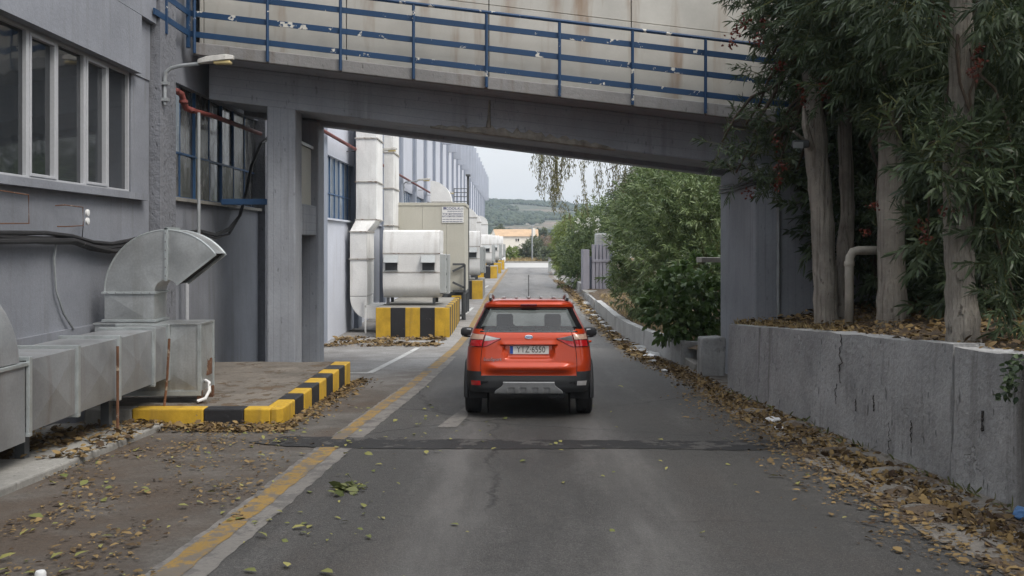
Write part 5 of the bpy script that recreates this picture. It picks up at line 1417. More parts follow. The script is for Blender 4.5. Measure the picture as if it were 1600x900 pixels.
crown(T2, T2l, 270, .34, 20, (.155,.024), M['leaf_dark'], seed=22, cond=clear_trunks, hang=.16, droop=.12, ang=(1.15,.4), tw=(.012, M['twig']))
for i, c in enumerate(T2l): limb(T2, tr(1390, 230-25*i, 12.8), c[0], .05, .015, M['twigbrown'], seed=20+i)
T3 = thing('oleander_tree', 'nearest tree, its trunk squeezed into the gap in the retaining wall', 'tree', tr(1508,570,9.4))
trunk(T3, [tr(1512,640,9.3), tr(1508,575,9.4), tr(1503,480,9.45), tr(1496,360,9.5), tr(1494,280,9.5), tr(1503,150,9.5), tr(1501,0,9.5), tr(1496,-160,9.5), tr(1480,-330,9.4)], [.20,.19,.165,.14,.135,.125,.115,.11,.08], M['bark'])
T3l = [L_(1575,240,9.6,.62), L_(1440,235,9.0,.26), L_(1480,250,9.1,.28), L_(1575,60,9.8,.9), L_(1560,385,9.3,.42), L_(1590,480,9.2,.30), L_(1420,-40,9.3,.6), L_(1590,-60,9.2,1.1), L_(1530,250,9.2,.34), L_(1600,330,9.0,.4), L_(1520,370,9.2,.2), L_(1450,375,9.6,.2)]
crown(T3, T3l, 350, .32, 18, (.165,.026), M['leaf_dark'], seed=23, cond=clear_trunks, hang=.22, droop=.15, ang=(1.15,.4), tw=(.010, M['twig']))
for i, c in enumerate(T3l): limb(T3, tr(1500, 290-30*i, 9.55), c[0], .022, .008, M['twigbrown'], seed=40+i)
# unseen leaf lumps and limbs, added above the frame to shade the foreground
over = [((3.8,6.4,7.2),(1.9,2.0,1.1)), ((4.6,2.6,6.9),(2.2,2.4,1.3)), ((6.0,-2,7.2),(2.6,2.6,1.6)), ((1.6,2.6,7.6),(2.0,1.8,1.0)), ((2.2,-1.2,7.8),(2.2,2.0,1.1)), ((7.5,1.5,6.5),(2.0,2.2,1.6))]
crown(T3, over, 62, .5, 18, (.24,.05), M['leaf_dark'], name='unseen_shade_crown', seed=24, hang=.3)
for i, c in enumerate(over): limb(T3, tr(1480,-330,9.4), c[0], .07, .02, M['twigbrown'], seed=60+i)
# red flower heads
def flowers(parent, pts, mat, size, n, seed, name='flower_cluster'):
    rng = np.random.default_rng(seed)
    for p in pts:
        c = np.array(p); B = c + rng.normal(size=(n, 3))*size*.5; D = nrm(rng.normal(size=(n, 3))); 
        leaf_object(name, B, D, size*.55, size*.42, .1, mat, parent, rng=rng)['kind'] = 'stuff'
flowers(T1, [tr(1150,48,14.1), tr(1143,68,14.1), tr(1162,33,14.1), tr(1195,34,14.0), tr(1182,64,14.0), tr(1256,158,13.7), tr(1216,105,14.0), tr(1250,140,13.7), tr(1222,262,14.2), tr(1216,220,14.2), tr(1292,130,13.4), tr(1285,145,13.4), tr(1172,302,14.7), tr(1215,288,14.4)], M['petal'], .09, 26, 5)
flowers(T3, [tr(1530,78,8.9), tr(1522,115,8.9), tr(1527,95,8.9), tr(1470,28,9.0), tr(1475,330,9.0), tr(1492,328,9.0), tr(1352,365,12.2), tr(1365,320,12.2), tr(1440,355,9.3), tr(1445,372,9.3)], M['petal'], .065, 22, 6)
# yellow green seed pods on the nearest branch
rng = np.random.default_rng(8); c0_ = np.array(tr(1400,170,9.0)); n = 26
B = c0_ + rng.normal(size=(n, 3))*np.array([.16,.1,.10]); D = nrm(np.array([-.8,-.1,.1]) + rng.normal(size=(n, 3))*.5)
leaf_object('seed_pods', B, D, .16, .012, .1, M['weed'], T3, rng=rng)['kind'] = 'stuff'
# dark shrub mass on the bank
def shrub(name, label, base, lumps, dens, slen, nl, leaf, mat, seed, group=None, tw=None, hang=.2, stems=4, cat='shrub', upb=.3, cond=None, inner=.45):
    o = thing(name, label, cat, base, group)
    crown(o, lumps, dens, slen, nl, leaf, mat, name='foliage', seed=seed, tw=tw, hang=hang, upb=upb, cond=cond, inner=inner)
    for i in range(stems):
        c = lumps[i % len(lumps)][0]
        limb(o, (base[0]+.1*math.cos(i*2.1), base[1]+.1*math.sin(i*2.1), base[2]-.1), c, .05, .02, M['twigbrown'], seed=seed+i, name='stem')
    return o
shrub('oleander_shrub', 'dark shrub filling the shade between the forked tree and the thick trunk', (6.2,16,1.3), [L_(1345,330,16.6,.9), L_(1350,230,17,1.2), L_(1330,110,17,1.2), L_(1400,250,17,1.4), L_(1360,430,16.8,.6), L_(1320,400,17.0,.35)], 130, .4, 18, (.22,.045), M['leaf_dark'], 31)
shrub('oleander_shrub', 'dark shrub behind the thick trunk and the nearest tree', (7.4,15.5,1.4), [L_(1450,330,15.8,1.3), L_(1440,160,16,1.5), L_(1520,250,15.5,1.5), L_(1500,400,15.4,1.0), L_(1430,30,16,1.6), L_(1540,90,15.8,1.6)], 120, .4, 18, (.22,.045), M['leaf_dark'], 32)
shrub('oleander_shrub', 'dark shrub at the right picture edge behind the nearest tree', (7.8,12.5,1.5), [L_(1580,380,12.6,1.2), L_(1600,200,13,1.5), L_(1560,460,12.4,.7), L_(1640,300,12,1.4), L_(1620,60,13,1.6), L_(1520,450,13,.6)], 140, .4, 18, (.20,.042), M['leaf_dark'], 33, cond=clear_trunks)
shrub('oleander_shrub', 'dark shrub far back on the bank behind the other shrubs', (11,19,1.7), [((9,20,3.5),(2.2,1.4,2.6)), ((11.5,18.5,3.5),(2.4,1.6,2.8)), ((13.5,15.5,3.6),(2.2,2.2,2.8)), ((9,19,6.8),(2.4,1.6,2)), ((12.5,17,7),(2.6,2,2.2)), ((14,12,4),(2,2.4,3)), ((6.8,21.5,5.6),(1.6,1.2,1.6))], 60, .6, 18, (.32,.07), M['leaf_dark'], 34)

# ------------------------------------------------------------------ shrubs beyond the pier
fb = shrub('fig_bush', 'bushy young fig with broad green leaves hanging over the low wall', (4.6,22.5,.1), [L_(1070,470,22.5,.72), L_(1050,500,22.2,.45), L_(1095,440,22.8,.62), L_(1080,510,22.3,.40), L_(1035,480,22.6,.36), L_(1105,490,22.6,.5)], 190, .25, 9, (.17,.12), M['leaf_fig'], 41, hang=.25, tw=(.012, M['twig']))
shrub('oleander_shrub', 'tall oleander with dark red blooms right behind the fig bush', (6.3,28,.3), [L_(1085,360,27.5,1.35), L_(1100,300,28.5,1.2), L_(1050,330,29,1.3), L_(1060,420,27,1.0), L_(1110,420,26,.9), L_(1120,340,27,1.0)], 150, .42, 20, (.21,.042), M['leaf_ole'], 42, tw=(.012, M['twig']))
fo = shrub('oleander_shrub', 'wide oleander leaning towards the slatted lilac gate', (5.2,35,.0), [L_(1012,340,34,1.2), L_(1003,420,33,1.0), L_(988,385,36,.8), L_(990,460,32.5,.62), L_(1040,400,32,1.3), L_(1035,300,34,1.0), L_(978,440,36,.45), L_(976,362,38,.55), L_(1030,470,31,.7)], 120, .45, 20, (.23,.050), M['leaf_ole'], 43, tw=(.014, M['twig']))
flowers(fo, [tr(1068,325,31.5), tr(1076,318,31.5), tr(1065,335,31.5), tr(1048,318,32), tr(1010,395,32), tr(1048,402,30)], M['petal'], .11, 22, 7)
wf = shrub('oleander_shrub', 'rounded white flowering oleander left of the lilac gate', (4.9,61,-.2), [L_(922,372,60,1.4), L_(945,352,62,1.3), L_(908,398,59,1.3), L_(903,425,58,.9), L_(902,385,63,.9), L_(955,335,64,1.0)], 90, .5, 18, (.30,.065), M['leaf_ole'], 44)
rng = np.random.default_rng(3); flowers(wf, [tr(rng.uniform(900,945), rng.uniform(338,362), 58.4) for _ in range(11)], M['petal_white'], .16, 14, 9)
ft = thing('feathery_tree', 'pale green feathery tree leaning over the far road edge', 'tree', (5.6,86,-.3))
crown(ft, [L_(895,366,84,1.3), L_(890,385,84,1.2), L_(894,405,83,1.3), L_(910,358,86,1.2), L_(882,402,84,.8), L_(884,418,82,.7), L_(880,366,86,.7)], 150, .55, 18, (.34,.05), M['leaf_pale'], seed=45, hang=.5, droop=.3)
for i in range(4): limb(ft, (5.6+.2*i,86,-.3), L_(875+6*i,360+10*i,84.5,1)[0], .12, .03, M['twigbrown'], seed=i)
bt = thing('olive_tree', 'dull olive green tree behind the oleanders', 'tree', (9,66,0))
crown(bt, [L_(990,325,66,1.4), L_(985,305,68,1.1), L_(1012,300,64,1.6), L_(1000,345,64,1.6), L_(975,335,67,.9)], 70, .6, 18, (.36,.07), M['leaf_far'], seed=46, hang=.4)
limb(bt, (9,66,-.2), L_(985,325,66,1)[0], .2, .06, M['twigbrown'])
bt = thing('olive_tree', 'dark tree filling the gap above the tall oleander beside the pier', 'tree', (14,55,0))
crown(bt, [L_(1080,290,54,2.2), L_(1120,280,50,2.2), L_(1150,320,48,2.4), L_(1060,310,56,1.6), L_(1180,260,50,2.4), L_(1130,380,46,2.2), L_(1180,400,44,2.2)], 60, .6, 18, (.36,.07), M['leaf_far'], seed=47, hang=.4)
limb(bt, (14,55,-.2), L_(1100,290,53,1)[0], .25, .06, M['twigbrown'])
# eucalyptus trees with pendulous strings of leaves
EU = thing('eucalyptus_tree', 'eucalyptus with the left of two pale trunks, twigs drooping over the road', 'tree', (7.2,50,0))
trunk(EU, [(7.0,50,-.2), (7.1,50,3), (7.2,50,6), (7.3,50,10), (7.0,50,13)], [.34,.30,.27,.22,.1], M['eucbark'], rough=.03)
E2 = thing('eucalyptus_tree', 'eucalyptus with the right of two pale peeling trunks', 'tree', (8.1,50.5,0))
trunk(E2, [(8.3,50.5,-.2), (8.25,50.5,3), (8.1,50.5,6), (8.2,50.5,10), (8.6,50.5,13)], [.30,.26,.23,.2,.1], M['eucbark'], rough=.03)
def strings(parent, specs, Y, seed, mat=M['leaf_euc'], per=26, sz=(.17,.035)):
    rng = np.random.default_rng(seed); P = []; D = []; ST_ = []; SD = []; SL = []
    for (px, top, bot, k, spread) in specs:
        for j in range(k):
            x = PX(px + rng.normal()*spread, Y); y = Y + rng.normal()*.5; z1 = PZ(top-rng.uniform(0, 10), Y); z0 = PZ(bot + rng.normal()*7, Y)
            if z0 > z1-.2: continue
            ns = int(per*(z1-z0)) + 4; t = rng.random(ns)
            sway = rng.normal()*.15
            pp = np.stack([x + sway*t + rng.normal(size=ns)*.05, y + rng.normal(size=ns)*.05, z1 + (z0-z1)*t], 1)
            P.append(pp); D.append(nrm(np.array([0, 0, -1.]) + rng.normal(size=(ns, 3))*.38))
            ST_.append((x, y, z1)); SD.append((sway, 0, z0-z1)); SL.append(math.hypot(sway, z0-z1))
    P = np.concatenate(P); D = np.concatenate(D)
    o = leaf_object('hanging_leaves', P, D, sz[0]*rng.uniform(.7, 1.2, len(P)), sz[1], .05, mat, parent, rng=rng); o['kind'] = 'stuff'
    q = leaf_object('hanging_twigs', np.array(ST_), np.array(SD), np.array(SL), .02, 0, M['twigbrown'], parent, rng=rng, curl=0); q['kind'] = 'stuff'
strings(EU, [(838,236,268,3,3),(850,236,305,7,4),(862,236,318,8,5),(874,240,312,7,4),(884,240,285,5,4),(893,245,262,3,4),(908,250,330,2,2),(860,300,330,3,7),(905,305,335,3,6),(880,318,345,3,6)], 44, 3)
strings(EU, [(938,250,300,4,6),(955,255,298,5,6),(972,255,306,7,7),(985,255,300,6,6),(930,275,312,2,3),(1000,262,295,4,5),(915,252,275,2,5)], 47, 4, per=20)
strings(E2, [(1060,255,290,6,8),(1085,260,292,5,8),(1025,258,285,5,5)], 48, 5)
crown(EU, [((4.5,46,8.6),(2.6,2.2,1.2)), ((7.2,50,11.5),(3,3,2)), ((2.6,44.5,7.8),(1.4,1.2,.6))], 60, .6, 16, (.24,.05), M['leaf_euc'], seed=48, hang=.7)
crown(E2, [((9.2,50,11),(3,3,2.2))], 60, .6, 16, (.24,.05), M['leaf_euc'], seed=49, hang=.7)
limb(EU, (7.2,50,7), (2.0,44,7.2), .10, .03, M['twigbrown'], sag=1.2, seed=3); limb(EU, (7.2,50,6.3), (4.6,47,5.95), .06, .02, M['twigbrown'], sag=.4, seed=5)
limb(E2, (8.1,50.5,5.4), (10.5,48,6.3), .06, .02, M['twigbrown'], sag=.3, seed=6)

# ------------------------------------------------------------------ lilac gate and the caged tank behind it
GT = thing('slatted_gate', 'lilac grey gate wall of tall posts and slats between the oleanders', 'gate', (4.6,52,gz(52)))
def gbox(px0, px1, py0, py1, Y, d=.3, name='slat', mat=M['lilac']):
    return MB().box(PX(px0,Y), PX(px1,Y), Y, Y+d, PZ(py1,Y), PZ(py0,Y)).build(name, mat, GT, bevel=.01)
gbox(911, 921, 390, 457, 52, 1.5, 'end_post'); gbox(920.6, 925, 401, 457, 52.35, .3, 'recess_panel', M['farpil'])
for i, (a, b) in enumerate(((925,929.5),(931,935),(936.5,940.5),(942,947),(948.2,952))):
    gbox(a, b, 382, 406, 52.0, .25, 'upper_slat'); gbox(a, b+.6, 409, 456, 52.0, .25, 'lower_slat')
gbox(925.2, 955, 405.5, 409.5, 51.95, .35, 'cross_rail'); gbox(925, 956, 382, 456, 52.5, .15, 'backing', M['farpil'])
MB().box(3.75, 5.4, 45.2, 51.8, gz(48)-.2, gz(48)+.30).build('entrance_slab', M['concrete'], GT, bevel=.03)
TK2 = thing('caged_tank', 'white plastic liquid tank in a wire cage above the lilac gate', 'tank', (5.3,57,1.6))
ta, tb, tz0, tz1 = PX(930.5,56), PX(957.5,56), PZ(384,56), PZ(364.5,56)
MB().box(ta+.03, tb-.03, 56.03, 57.0, tz0, tz1-.02).build('tank_body', M['whitepaint'], TK2, bevel=.06)
for i in range(6):
    x = ta + (tb-ta)*i/5; MB().bar((x,56,tz0), (x,56,tz1), .025, .025).build('cage_bar', M['galvrib'], TK2)
for i in range(4):
    z = tz0 + (tz1-tz0)*i/3; MB().bar((ta,55.985,z), (tb,55.985,z), .025, .025).build('cage_bar', M['galvrib'], TK2)
MB().box(ta, tb, 56, 57, -.3, tz0).build('tank_stand', M['darksteel'], TK2)

# ------------------------------------------------------------------ far end: house, bushes, lamp, hill
HO = thing('distant_house', 'cream house with a terracotta roof beyond the junction', 'house', (0,190,gz(190)))
hY = 190; g = -.5
hx0, hx1 = PX(776,hY), PX(840,hY); gx0 = PX(764.5,hY)
ez, rz = PZ(368.5,hY), PZ(358.5,hY)
d = 8.0
# long front wall, with the gable end turned a little towards the road
MB().prism([(hx0,hY,g),(hx1,hY,g),(hx1,hY+d,g),(gx0,hY+d,g)], (0,0,ez-g)).build('wall', M['house'], HO)
mx0 = ((hx0+gx0)/2, hY+d/2); mx1 = (hx1, hY+d/2)
MB().add([(hx0,hY,ez),(gx0,hY+d,ez),(mx0[0],mx0[1],rz)], [(0,1,2)]).build('gable', M['house'], HO)
MB().add([(hx0-.2,hY-.3,ez-.1),(hx1+.2,hY-.3,ez-.1),(hx1+.2,hY+d/2,rz+.1),(mx0[0],hY+d/2,rz+.1),(hx1+.2,hY+d+.3,ez-.1),(gx0-.2,hY+d+.3,ez-.1)], [(0,1,2,3),(3,2,4,5)]).build('roof', M['rooftile'], HO)
MB().box(PX(832.5,hY), PX(836.5,hY), hY-.1, hY+.6, ez-.5, PZ(356.5,hY)).build('chimney', M['house'], HO)
for a, b, c, e in ((805.5,807.5,373,377),(808.8,811,373,377),(793,797,386,390.5)):
    w = MB().box(PX(a,hY), PX(b,hY), hY-.04, hY+.02, PZ(e,hY), PZ(c,hY)).build('window', M['gloss'], HO)
    MB().box(PX(a,hY)-.04, PX(b,hY)+.04, hY-.06, hY-.0, PZ(e,hY)-.08, PZ(e,hY)-.002).build('sill', M['house'], w)
w = Vector((gx0-hx0, d, 0)).normalized()
for t0 in (.25, .55):
    p = Vector((hx0, hY, 0)) + w*d*t0; q = p + w*1.2; off = Vector((-.05, -.02, 0))
    MB().prism([p+off+Vector((0,0,PZ(376.5,hY))), q+off+Vector((0,0,PZ(376.5,hY))), q+off+Vector((0,0,PZ(371.5,hY))), p+off+Vector((0,0,PZ(371.5,hY)))], (.04,.02,0)).build('window', M['gloss'], HO)
def fb_(name, label, px, py, Y, lumps, mat, seed, dens=40, leaf=(.5,.14)):
    shrub(name, label, (PX(px,Y), Y, -.4), [L_(a, b+2, Y+c, r*.62) for a, b, c, r in lumps], dens, .7, 14, leaf, mat, seed, stems=3, hang=.2)
fb_('far_bush', 'light green rounded bush in front of the distant house', 793, 405, 140, [(788,398,0,1.3),(796,396,0,1.4),(800,401,0,.9),(785,403,0,.8)], M['leaf_pale'], 61, 60)
fb_('far_bush', 'dark olive bush right of the light green bush', 825, 405, 145, [(822,396,0,1.6),(830,388,0,1.7),(815,401,0,1.1),(834,398,0,1.6),(838,380,3,1.4)], M['leaf_far'], 62, 60)
fb_('far_bush', 'brownish dry bush beside the far lamp post', 845, 405, 150, [(846,388,0,2.0),(852,382,0,1.7),(840,396,0,1.6),(856,395,0,1.6)], M['leaf_dry'], 63, 60)
fb_('far_bush', 'green bush at the far right corner of the junction', 850, 410, 136, [(850,402,0,1.2),(858,398,0,1.5),(866,404,0,1.4)], M['leaf_far'], 64, 60)
fb_('far_bush', 'dark green tree top just behind the house roof', 782, 358, 215, [(781,358,0,1.3),(783,362,0,1.2)], M['leaf_far'], 65, 60)
fb_('far_bush', 'grey green tree behind the right end of the house', 848, 375, 215, [(847,370,0,2.6),(850,378,0,2.8),(844,384,0,2.4)], M['leaf_far'], 66, 50, (.7,.2))
rng = np.random.default_rng(4); n = 5000
P = np.stack([rng.uniform(-6, 24, n), rng.uniform(134.5, 142, n), np.full(n, -.36)], 1)
o = leaf_object('dry_grass', P, nrm(rng.normal(size=(n, 3))*.35 + np.array([0, 0, 1.])), rng.uniform(.3, 1.0, n), .06, .1, M['drygrass'], rng=rng)
tag(o, 'dry yellow grass verge across the far junction', 'grass', kind='stuff')
SL_ = thing('street_lamp', 'double armed street lamp standing beyond the far junction', 'street lamp', (PX(831.5,138),138,-.35))
lx = PX(831.5,138); MB().tube([(lx,138,-.35),(lx,138,PZ(351,138))], [.12,.07], 8).build('lamp_pole', M['greypipe'], SL_, smooth=True)
for s in (-1, 1):
    MB().tube([(lx,138,PZ(353,138)),(lx+s*.5,138,PZ(350.5,138))], .05, 6).build('lamp_arm', M['greypipe'], SL_)
    MB().box(min(lx+s*.45,lx+s*.95), max(lx+s*.45,lx+s*.95), 137.85, 138.15, PZ(351,138), PZ(349.3,138)).build('lamp_head', M['lamphead'], SL_, bevel=.04)
UB = thing('utility_cabinet', 'grey utility post at the right edge where the road meets the junction', 'cabinet', (PX(859,92),92,-.3))
MB().box(PX(857,92), PX(861.5,92), 92, 92.4, -.4, PZ(404,92)).build('cabinet_body', M['cabinet'], UB, bevel=.02)
MB().box(PX(856.5,92), PX(862,92), 91.95, 92.45, PZ(404,92), PZ(402.5,92)).build('cabinet_cap', M['concrete'], UB)
tag(MB().box(-6, 40, 134.0, 134.25, -.4, -.12).build('far_kerb', M['concrete']), 'low grey kerb along the far side of the junction', 'kerb')

def hill_mat():
    t = NT('scrub hillside'); c = t.co()
    a = t.noise(c, .03, 6, .65); b = t.noise(c, .16, 5, .7)
    col = t.mix(t.ramp(b, .4, .6), (.04,.058,.04), (.10,.10,.065)); col = t.mix(t.ramp(a, .52, .66), col, (.19,.145,.11))
    t.set('Base Color', col); t.set('Roughness', 1.0); t.bump(b, 2.5); return t.m
M['hill'] = hill_mat()
ridge = lambda x: float(np.interp(x, [-900,-300,-45,-20,0,20,45,70,120,300,900], [38,40,36.5,38.5,38,37,35,32,28,30,42]))
def hz_(x, y):
    t = min(1, max(0, (y-330)/570)); s_ = t*t*(3-2*t); b = max(0, 1-abs(y-900)/900) if y > 900 else 1
    return -.4 + (ridge(x)+2.0)*(s_*b) + 5*mnoise.noise(Vector((x*.013, y*.013, 0)))*s_ + 1.5*mnoise.noise(Vector((x*.05, y*.05, 3)))*s_*b
mb = MB(); mb.grid(lambda y, x: (x, y, hz_(x, y)), np.linspace(330, 1500, 60), np.linspace(-900, 1000, 120))
struct(mb.build('hill', M['hill'], smooth='all'))
rng = np.random.default_rng(12); n = 9000
yy = rng.uniform(380, 930, n); xx = rng.uniform(-.06, .12, n)*yy; keep = np.array([mnoise.noise(Vector((x*.02, y*.02, 7))) > -.12 for x, y in zip(xx, yy)])
xx, yy = xx[keep], yy[keep]; n = len(xx)
ico = bmesh.new(); bmesh.ops.create_icosphere(ico, subdivisions=1, radius=1); iv = np.array([v.co[:] for v in ico.verts]); iF = np.array([[v.index for v in f.verts] for f in ico.faces]); ico.free()
r_ = rng.uniform(.7, 2.1, n); c_ = np.stack([xx, yy, np.array([hz_(x, y) for x, y in zip(xx, yy)])+r_*.4], 1)
V = c_[:, None] + (iv[None]*rng.uniform(.7, 1.3, (n, len(iv), 1)))*r_[:, None, None]*np.array([1, 1, .85])
F = (iF[None] + (np.arange(n)*len(iv))[:, None, None]).reshape(-1, 3)
me = bpy.data.meshes.new('hill_scrub'); me.vertices.add(len(V)*len(iv)); me.vertices.foreach_set('co', V.astype(np.float32).ravel())
me.loops.add(F.size); me.loops.foreach_set('vertex_index', F.ravel().astype(np.int32)); me.polygons.add(len(F)); me.polygons.foreach_set('loop_start', (np.arange(len(F))*3).astype(np.int32)); me.update(calc_edges=True)
at = me.attributes.new('rnd', 'FLOAT', 'FACE'); at.data.foreach_set('value', np.repeat(rng.random(n), len(iF)).astype(np.float32))
me.materials.append(leafmat('hill scrub leaf', (.022,.038,.024), (.06,.075,.042), rough=.9, trans=0))
tag(link('hill_scrub', me), 'dark scrub dotted over the distant hillside', 'scrub', kind='stuff')

# ------------------------------------------------------------------ litter
def litter(name, label, X, Y, size, mat, seed, zoff=.006, flat=.25, z=None):
    rng = np.random.default_rng(seed); n = len(X)
    Z = np.array([gz(y) for y in Y]) + .006 if z is None else z
    P = np.stack([X, Y, Z + zoff + rng.random(n)*.012], 1)
    a = rng.uniform(0, 6.283, n); D = np.stack([np.cos(a), np.sin(a), rng.normal(size=n)*flat*.6], 1)
    up = nrm(np.stack([rng.normal(size=n)*flat, rng.normal(size=n)*flat, np.ones(n)], 1))
    L = size*np.clip(rng.lognormal(-.1, .38, n), .35, 1.9)
    o = leaf_object(name, P, D, L, L*rng.uniform(.3, .75, n), -.05, mat, rng=rng, up=up, curl=.12)
    return tag(o, label, 'leaves', kind='stuff')
rng = np.random.default_rng(77)
def pile(n, x0, x1, y0, y1, clump=.6):
    X = rng.uniform(x0, x1, n*3); Y = rng.uniform(y0, y1, n*3)
    k = np.array([mnoise.noise(Vector((a*1.6, b*.9, 4))) + rng.normal()*.18 > (clump-.5) for a, b in zip(X, Y)])
    return X[k][:n], Y[k][:n]
# right gutter drift, thickest along its middle
n = 8800; Y = 3.5 + 22*rng.random(n)**1.1; mid = np.array([rex(y) for y in Y])*.5 + np.array([wxr(min(y, 17)) if y < 17 else lwx(max(y, 19)) for y in Y])*.5
X = mid - .03 + rng.normal(size=n)*.19; hi = np.array([wxr(min(y, 17)) if y < 17 else lwx(max(y, 19)) for y in Y]) - .05
ok = X < hi; litter('fallen_leaves', 'drift of brown and yellow fallen leaves in the right gutter', X[ok], Y[ok], .058, M['litter'], 1, flat=.8)
n = 4500; Y = 22 + 48*rng.random(n); X = np.array([rex(y)+.32 for y in Y]) + rng.normal(size=n)*.14
litter('fallen_leaves', 'thin line of dry leaves along the far right gutter', X, Y, .12, M['litter'], 2, flat=.4)
n = 2600; Y = rng.uniform(4.5, 16, n); X = np.array([rex(y) for y in Y]) - np.abs(rng.normal(size=n))*.28 + .1
litter('fallen_leaves', 'scattered leaves thinning out onto the right edge of the asphalt', X, Y, .045, M['litter'], 3)
X, Y = pile(1800, -5.3, -2.75, 11.7, 12.44, .45); litter('fallen_leaves', 'leaves heaped against the front of the striped platform', X, Y, .06, M['litter'], 4, flat=.5)
n = 1100; Y = rng.uniform(12.4, 18.2, n); X = -2.93 + np.abs(rng.normal(size=n))*.16; litter('fallen_leaves', 'leaves swept along the striped side of the platform', X, Y, .06, M['litter'], 5, flat=.5)
X, Y = pile(1800, -4.35, -2.1, 5.0, 12.0, .55); litter('fallen_leaves', 'dry leaf scraps scattered over the dirty ground on the left', X, Y, .042, M['litter'], 6)
X, Y = pile(260, -4.35, -1.0, 5.0, 14.0, .45); litter('fallen_leaves', 'pale yellow green leaves dotted over the left ground', X, Y, .062, M['litter_green'], 7)
n = 80; X = rng.uniform(-1.9, 3.0, n); Y = 5.5+12*rng.random(n)**1.3; litter('fallen_leaves', 'few yellow green leaves lying on the open asphalt', X, Y, .065, M['litter_green'], 8)
n = 60; litter('fallen_leaves', 'small torn green sprig lying on the asphalt near the yellow line', -1.42+rng.normal(size=n)*.06, 8.45+rng.normal(size=n)*.10, .09, M['weed'], 9, flat=.6)
X, Y = pile(1600, -5.5, -2.1, 27.5, 30.95, .5); litter('fallen_leaves', 'dry leaves gathered in front of the nearest striped plinth', X, Y, .12, M['litter'], 10, flat=.4)
X, Y = pile(900, -5.6, -4.3, 9.5, 12.4, .4); litter('fallen_leaves', 'leaves lying in the shade under the horizontal duct', X, Y, .085, M['litter'], 11, flat=.5, z=np.array([gz(y)+.08 if y < 12 else gz(y) for y in Y]))
n = 3600; Y = rng.uniform(7, 17, n); X = np.array([wxr(y)+.25 for y in Y]) + 3.2*rng.random(n)**1.3
zz = np.array([wt(y) + .17*(x-wxr(y)-.2)*.9 for x, y in zip(X, Y)]) + .05
litter('fallen_leaves', 'brown leaf litter covering the bank under the trees', X, Y, .075, M['litter'], 12, flat=.5, z=zz)
n = 2500; Y = rng.uniform(20.8, 44, n); X = np.array([lwx(y)+.3 for y in Y]) + 1.4*rng.random(n)
P = np.stack([X, Y, np.array([gz(y)+.43 for y in Y]) + .08*(X-3.8)], 1); 
o = leaf_object('verge_grass', P, nrm(rng.normal(size=(n, 3))*.5 + np.array([0, 0, 1.])), rng.uniform(.08, .28, n), .018, .15, M['drygrass'], rng=rng); tag(o, 'straggly dry grass behind the low whitewashed wall', 'grass', kind='stuff')
n = 900; Y = rng.uniform(12, 17.2, n); X = np.array([wxr(y)+.22 for y in Y]) + .35*rng.random(n)
P = np.stack([X, Y, np.array([wt(y)+.02 for y in Y])], 1); o = leaf_object('bank_grass', P, nrm(rng.normal(size=(n, 3))*.6 + np.array([-.2, 0, 1.])), rng.uniform(.06, .22, n), .012, .2, M['drygrass'], rng=rng); tag(o, 'wispy dry grass along the top edge of the retaining wall', 'grass', kind='stuff')
n = 130; Y = np.concatenate([rng.uniform(5, 9, n//2), rng.uniform(9, 16, n-n//2)]); X = np.array([wxr(y)-.06 for y in Y]) - np.abs(rng.normal(size=n))*.05
P = np.stack([X, Y, np.array([gz(y) for y in Y])], 1); o = leaf_object('gutter_weeds', P, nrm(rng.normal(size=(n, 3))*.6 + np.array([-.3, 0, 1.])), rng.uniform(.05, .18, n), .02, .2, M['weed'], rng=rng); tag(o, 'small weeds growing at the foot of the retaining wall', 'weeds', kind='stuff')
wd = thing('weed_tuft', 'small green weed growing at the back of the platform by the wall', 'weed', (-5.45,17.2,.25))
rng2 = np.random.default_rng(5); n = 40; leaf_object('leaves', np.array([-5.45,17.2,.25])+rng2.normal(size=(n,3))*.03, nrm(rng2.normal(size=(n,3))+np.array([0,0,1.])), .16, .06, .3, M['weed'], wd, rng=rng2)
iv_ = thing('ivy_sprig', 'dark leafy sprig trailing over the wall top at the right picture edge', 'plant', (4.0,7.55,1.45))
n = 70; t_ = rng2.random(n); B = np.stack([4.02-.10*t_+rng2.normal(size=n)*.03, 7.62+rng2.normal(size=n)*.05, 1.5-.36*t_], 1); leaf_object('leaves', B, nrm(rng2.normal(size=(n,3))+np.array([-1,0,-.3])), .06, .045, .2, M['leaf_dark'], iv_, rng=rng2)['kind'] = 'stuff'

# stones, flat slabs and rubbish in the gutter
def rock(name, label, c, s, mat, cat, group=None, seed=0, cuts=2):
    bm = bmesh.new(); bmesh.ops.create_icosphere(bm, subdivisions=cuts, radius=1)
    for v in bm.verts:
        k = 1 + .35*mnoise.noise(v.co*1.5 + Vector((seed*3.1, 0, 0))); v.co = Vector((v.co.x*s[0]*k, v.co.y*s[1]*k, v.co.z*s[2]*k))
    me = bpy.data.meshes.new(name); bm.to_mesh(me); bm.free(); me.materials.append(mat)
    me.polygons.foreach_set('use_smooth', [True]*len(me.polygons)); me.set_sharp_from_angle(angle=R(35))
    o = link(name, me); o.location = c; o.rotation_euler = (0, 0, seed*1.3)
    return tag(o, label, cat, group)
rg = random.Random(9)
ORD = 'first second third fourth fifth sixth seventh eighth ninth tenth eleventh twelfth thirteenth fourteenth fifteenth sixteenth seventeenth eighteenth nineteenth twentieth'.split()
yst = sorted(24 + 24*rg.random() for _ in range(18))
for i in range(18):
    y = yst[i]; x = lwx(y) - rg.uniform(.05, .32)
    rock('gutter_stone', f'pale broken stone by the low whitewashed wall, {ORD[i]} counting from the concrete post', (x, y, gz(y)+.02), (rg.uniform(.08,.22), rg.uniform(.12,.4), rg.uniform(.04,.10)), M['lowwall'], 'stone', 'pale stones along the low wall', i)
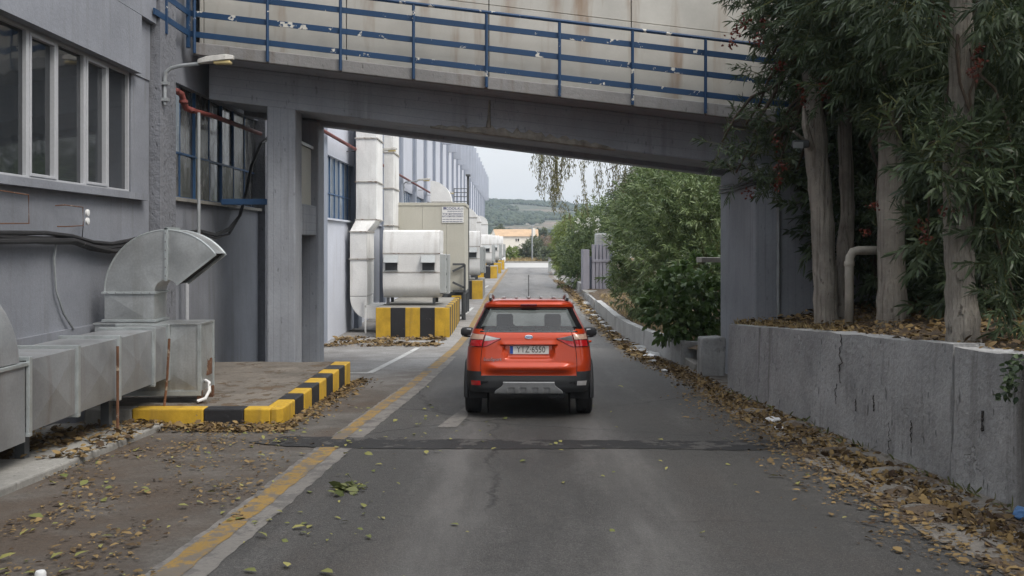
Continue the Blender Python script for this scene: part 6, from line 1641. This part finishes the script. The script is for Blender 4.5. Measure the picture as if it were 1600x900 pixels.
for i, (x, y) in enumerate(((3.3,7.6),(3.35,8.35),(3.72,8.75),(3.55,9.2),(3.78,9.9),(3.52,10.35),(3.62,12.3),(3.45,13.6))):
    rock('gutter_stone', f'flat grey concrete fragment in the right gutter leaves, {ORD[i]} counting from the picture bottom', (x, y, gz(y)+.015), (rg.uniform(.10,.2), rg.uniform(.16,.34), .035), M['gutter'], 'stone', 'flat fragments in the near gutter', 30+i)
for (px, py, sx, sz, lab) in ((1015,559,.19,.05,'larger white foam scrap in the gutter near the post'), (1019,567,.13,.035,'smaller white foam scrap right below the larger one'), (1038,582,.08,.03,'tiny white scrap nearest the concrete post'), (988,549,.09,.03,'white scrap lying farthest along the gutter leaves')):
    Y = next(y for y in np.arange(15, 40, .05) if 380+1500*(CZ-gz(y))/y < py)
    rock('foam_scrap', lab, (PX(px,Y), Y, gz(Y)+.04), (sx, sx*.9, sz), M['paper'], 'litter', None, int(px))
def crumple(name, label, c, s, mat, seed):
    o = rock(name, label, c, s, mat, 'litter', None, seed, 3); wobble(o, s[0]*.25, 14, seed); return o
crumple('crumpled_paper', 'crumpled white paper beside the retaining wall foot', (3.42,12.6,gz(12.6)+.03), (.09,.09,.04), M['paper'], 3)
crumple('crumpled_paper', 'white paper scrap near the right end of the tar strip', (3.30,11.9,gz(11.9)+.03), (.05,.08,.02), M['paper'], 4)
M['bluebag'] = pm('blue plastic', (.10,.22,.45), .5, var=.3, bump=.004)
crumple('plastic_bag', 'blue and white plastic scrap at the right picture edge', (3.93,7.35,gz(7.35)+.05), (.07,.09,.05), M['bluebag'], 5)
cn = thing('crushed_can', 'white drink can lying at the bottom left picture edge', 'can', (-2.80,6.05,gz(6.05)))
MB().lathe([(.026,0),(.032,.008),(.032,.105),(.025,.118)], (-2.80,5.70,gz(5.70)-.01), 'z', 16).build('can_body', M['whitepaint'], cn, smooth=True)
MB().lathe([(.0325,.04),(.0325,.07)], (-2.80,5.70,gz(5.70)-.01), 'z', 16).build('can_band', M['redpipe'], cn, smooth=True)

# ------------------------------------------------------------------ thin summer haze over the whole place
hv = bpy.data.materials.new('haze air'); hv.use_nodes = True
nt = hv.node_tree; nt.nodes.remove(nt.nodes['Principled BSDF'])
pv = nt.nodes.new('ShaderNodeVolumePrincipled'); pv.inputs['Color'].default_value = (.72,.85,1.0,1); pv.inputs['Density'].default_value = .0004; pv.inputs['Anisotropy'].default_value = .2
nt.links.new(pv.outputs[0], nt.nodes['Material Output'].inputs['Volume'])
hz = MB().box(-1000, 1100, -450, 1600, -3, 60).build('haze', hv)
tag(hz, 'thin bluish haze hanging in front of the distant hill', 'haze', kind='stuff')
S.cycles.volume_bounces = 0
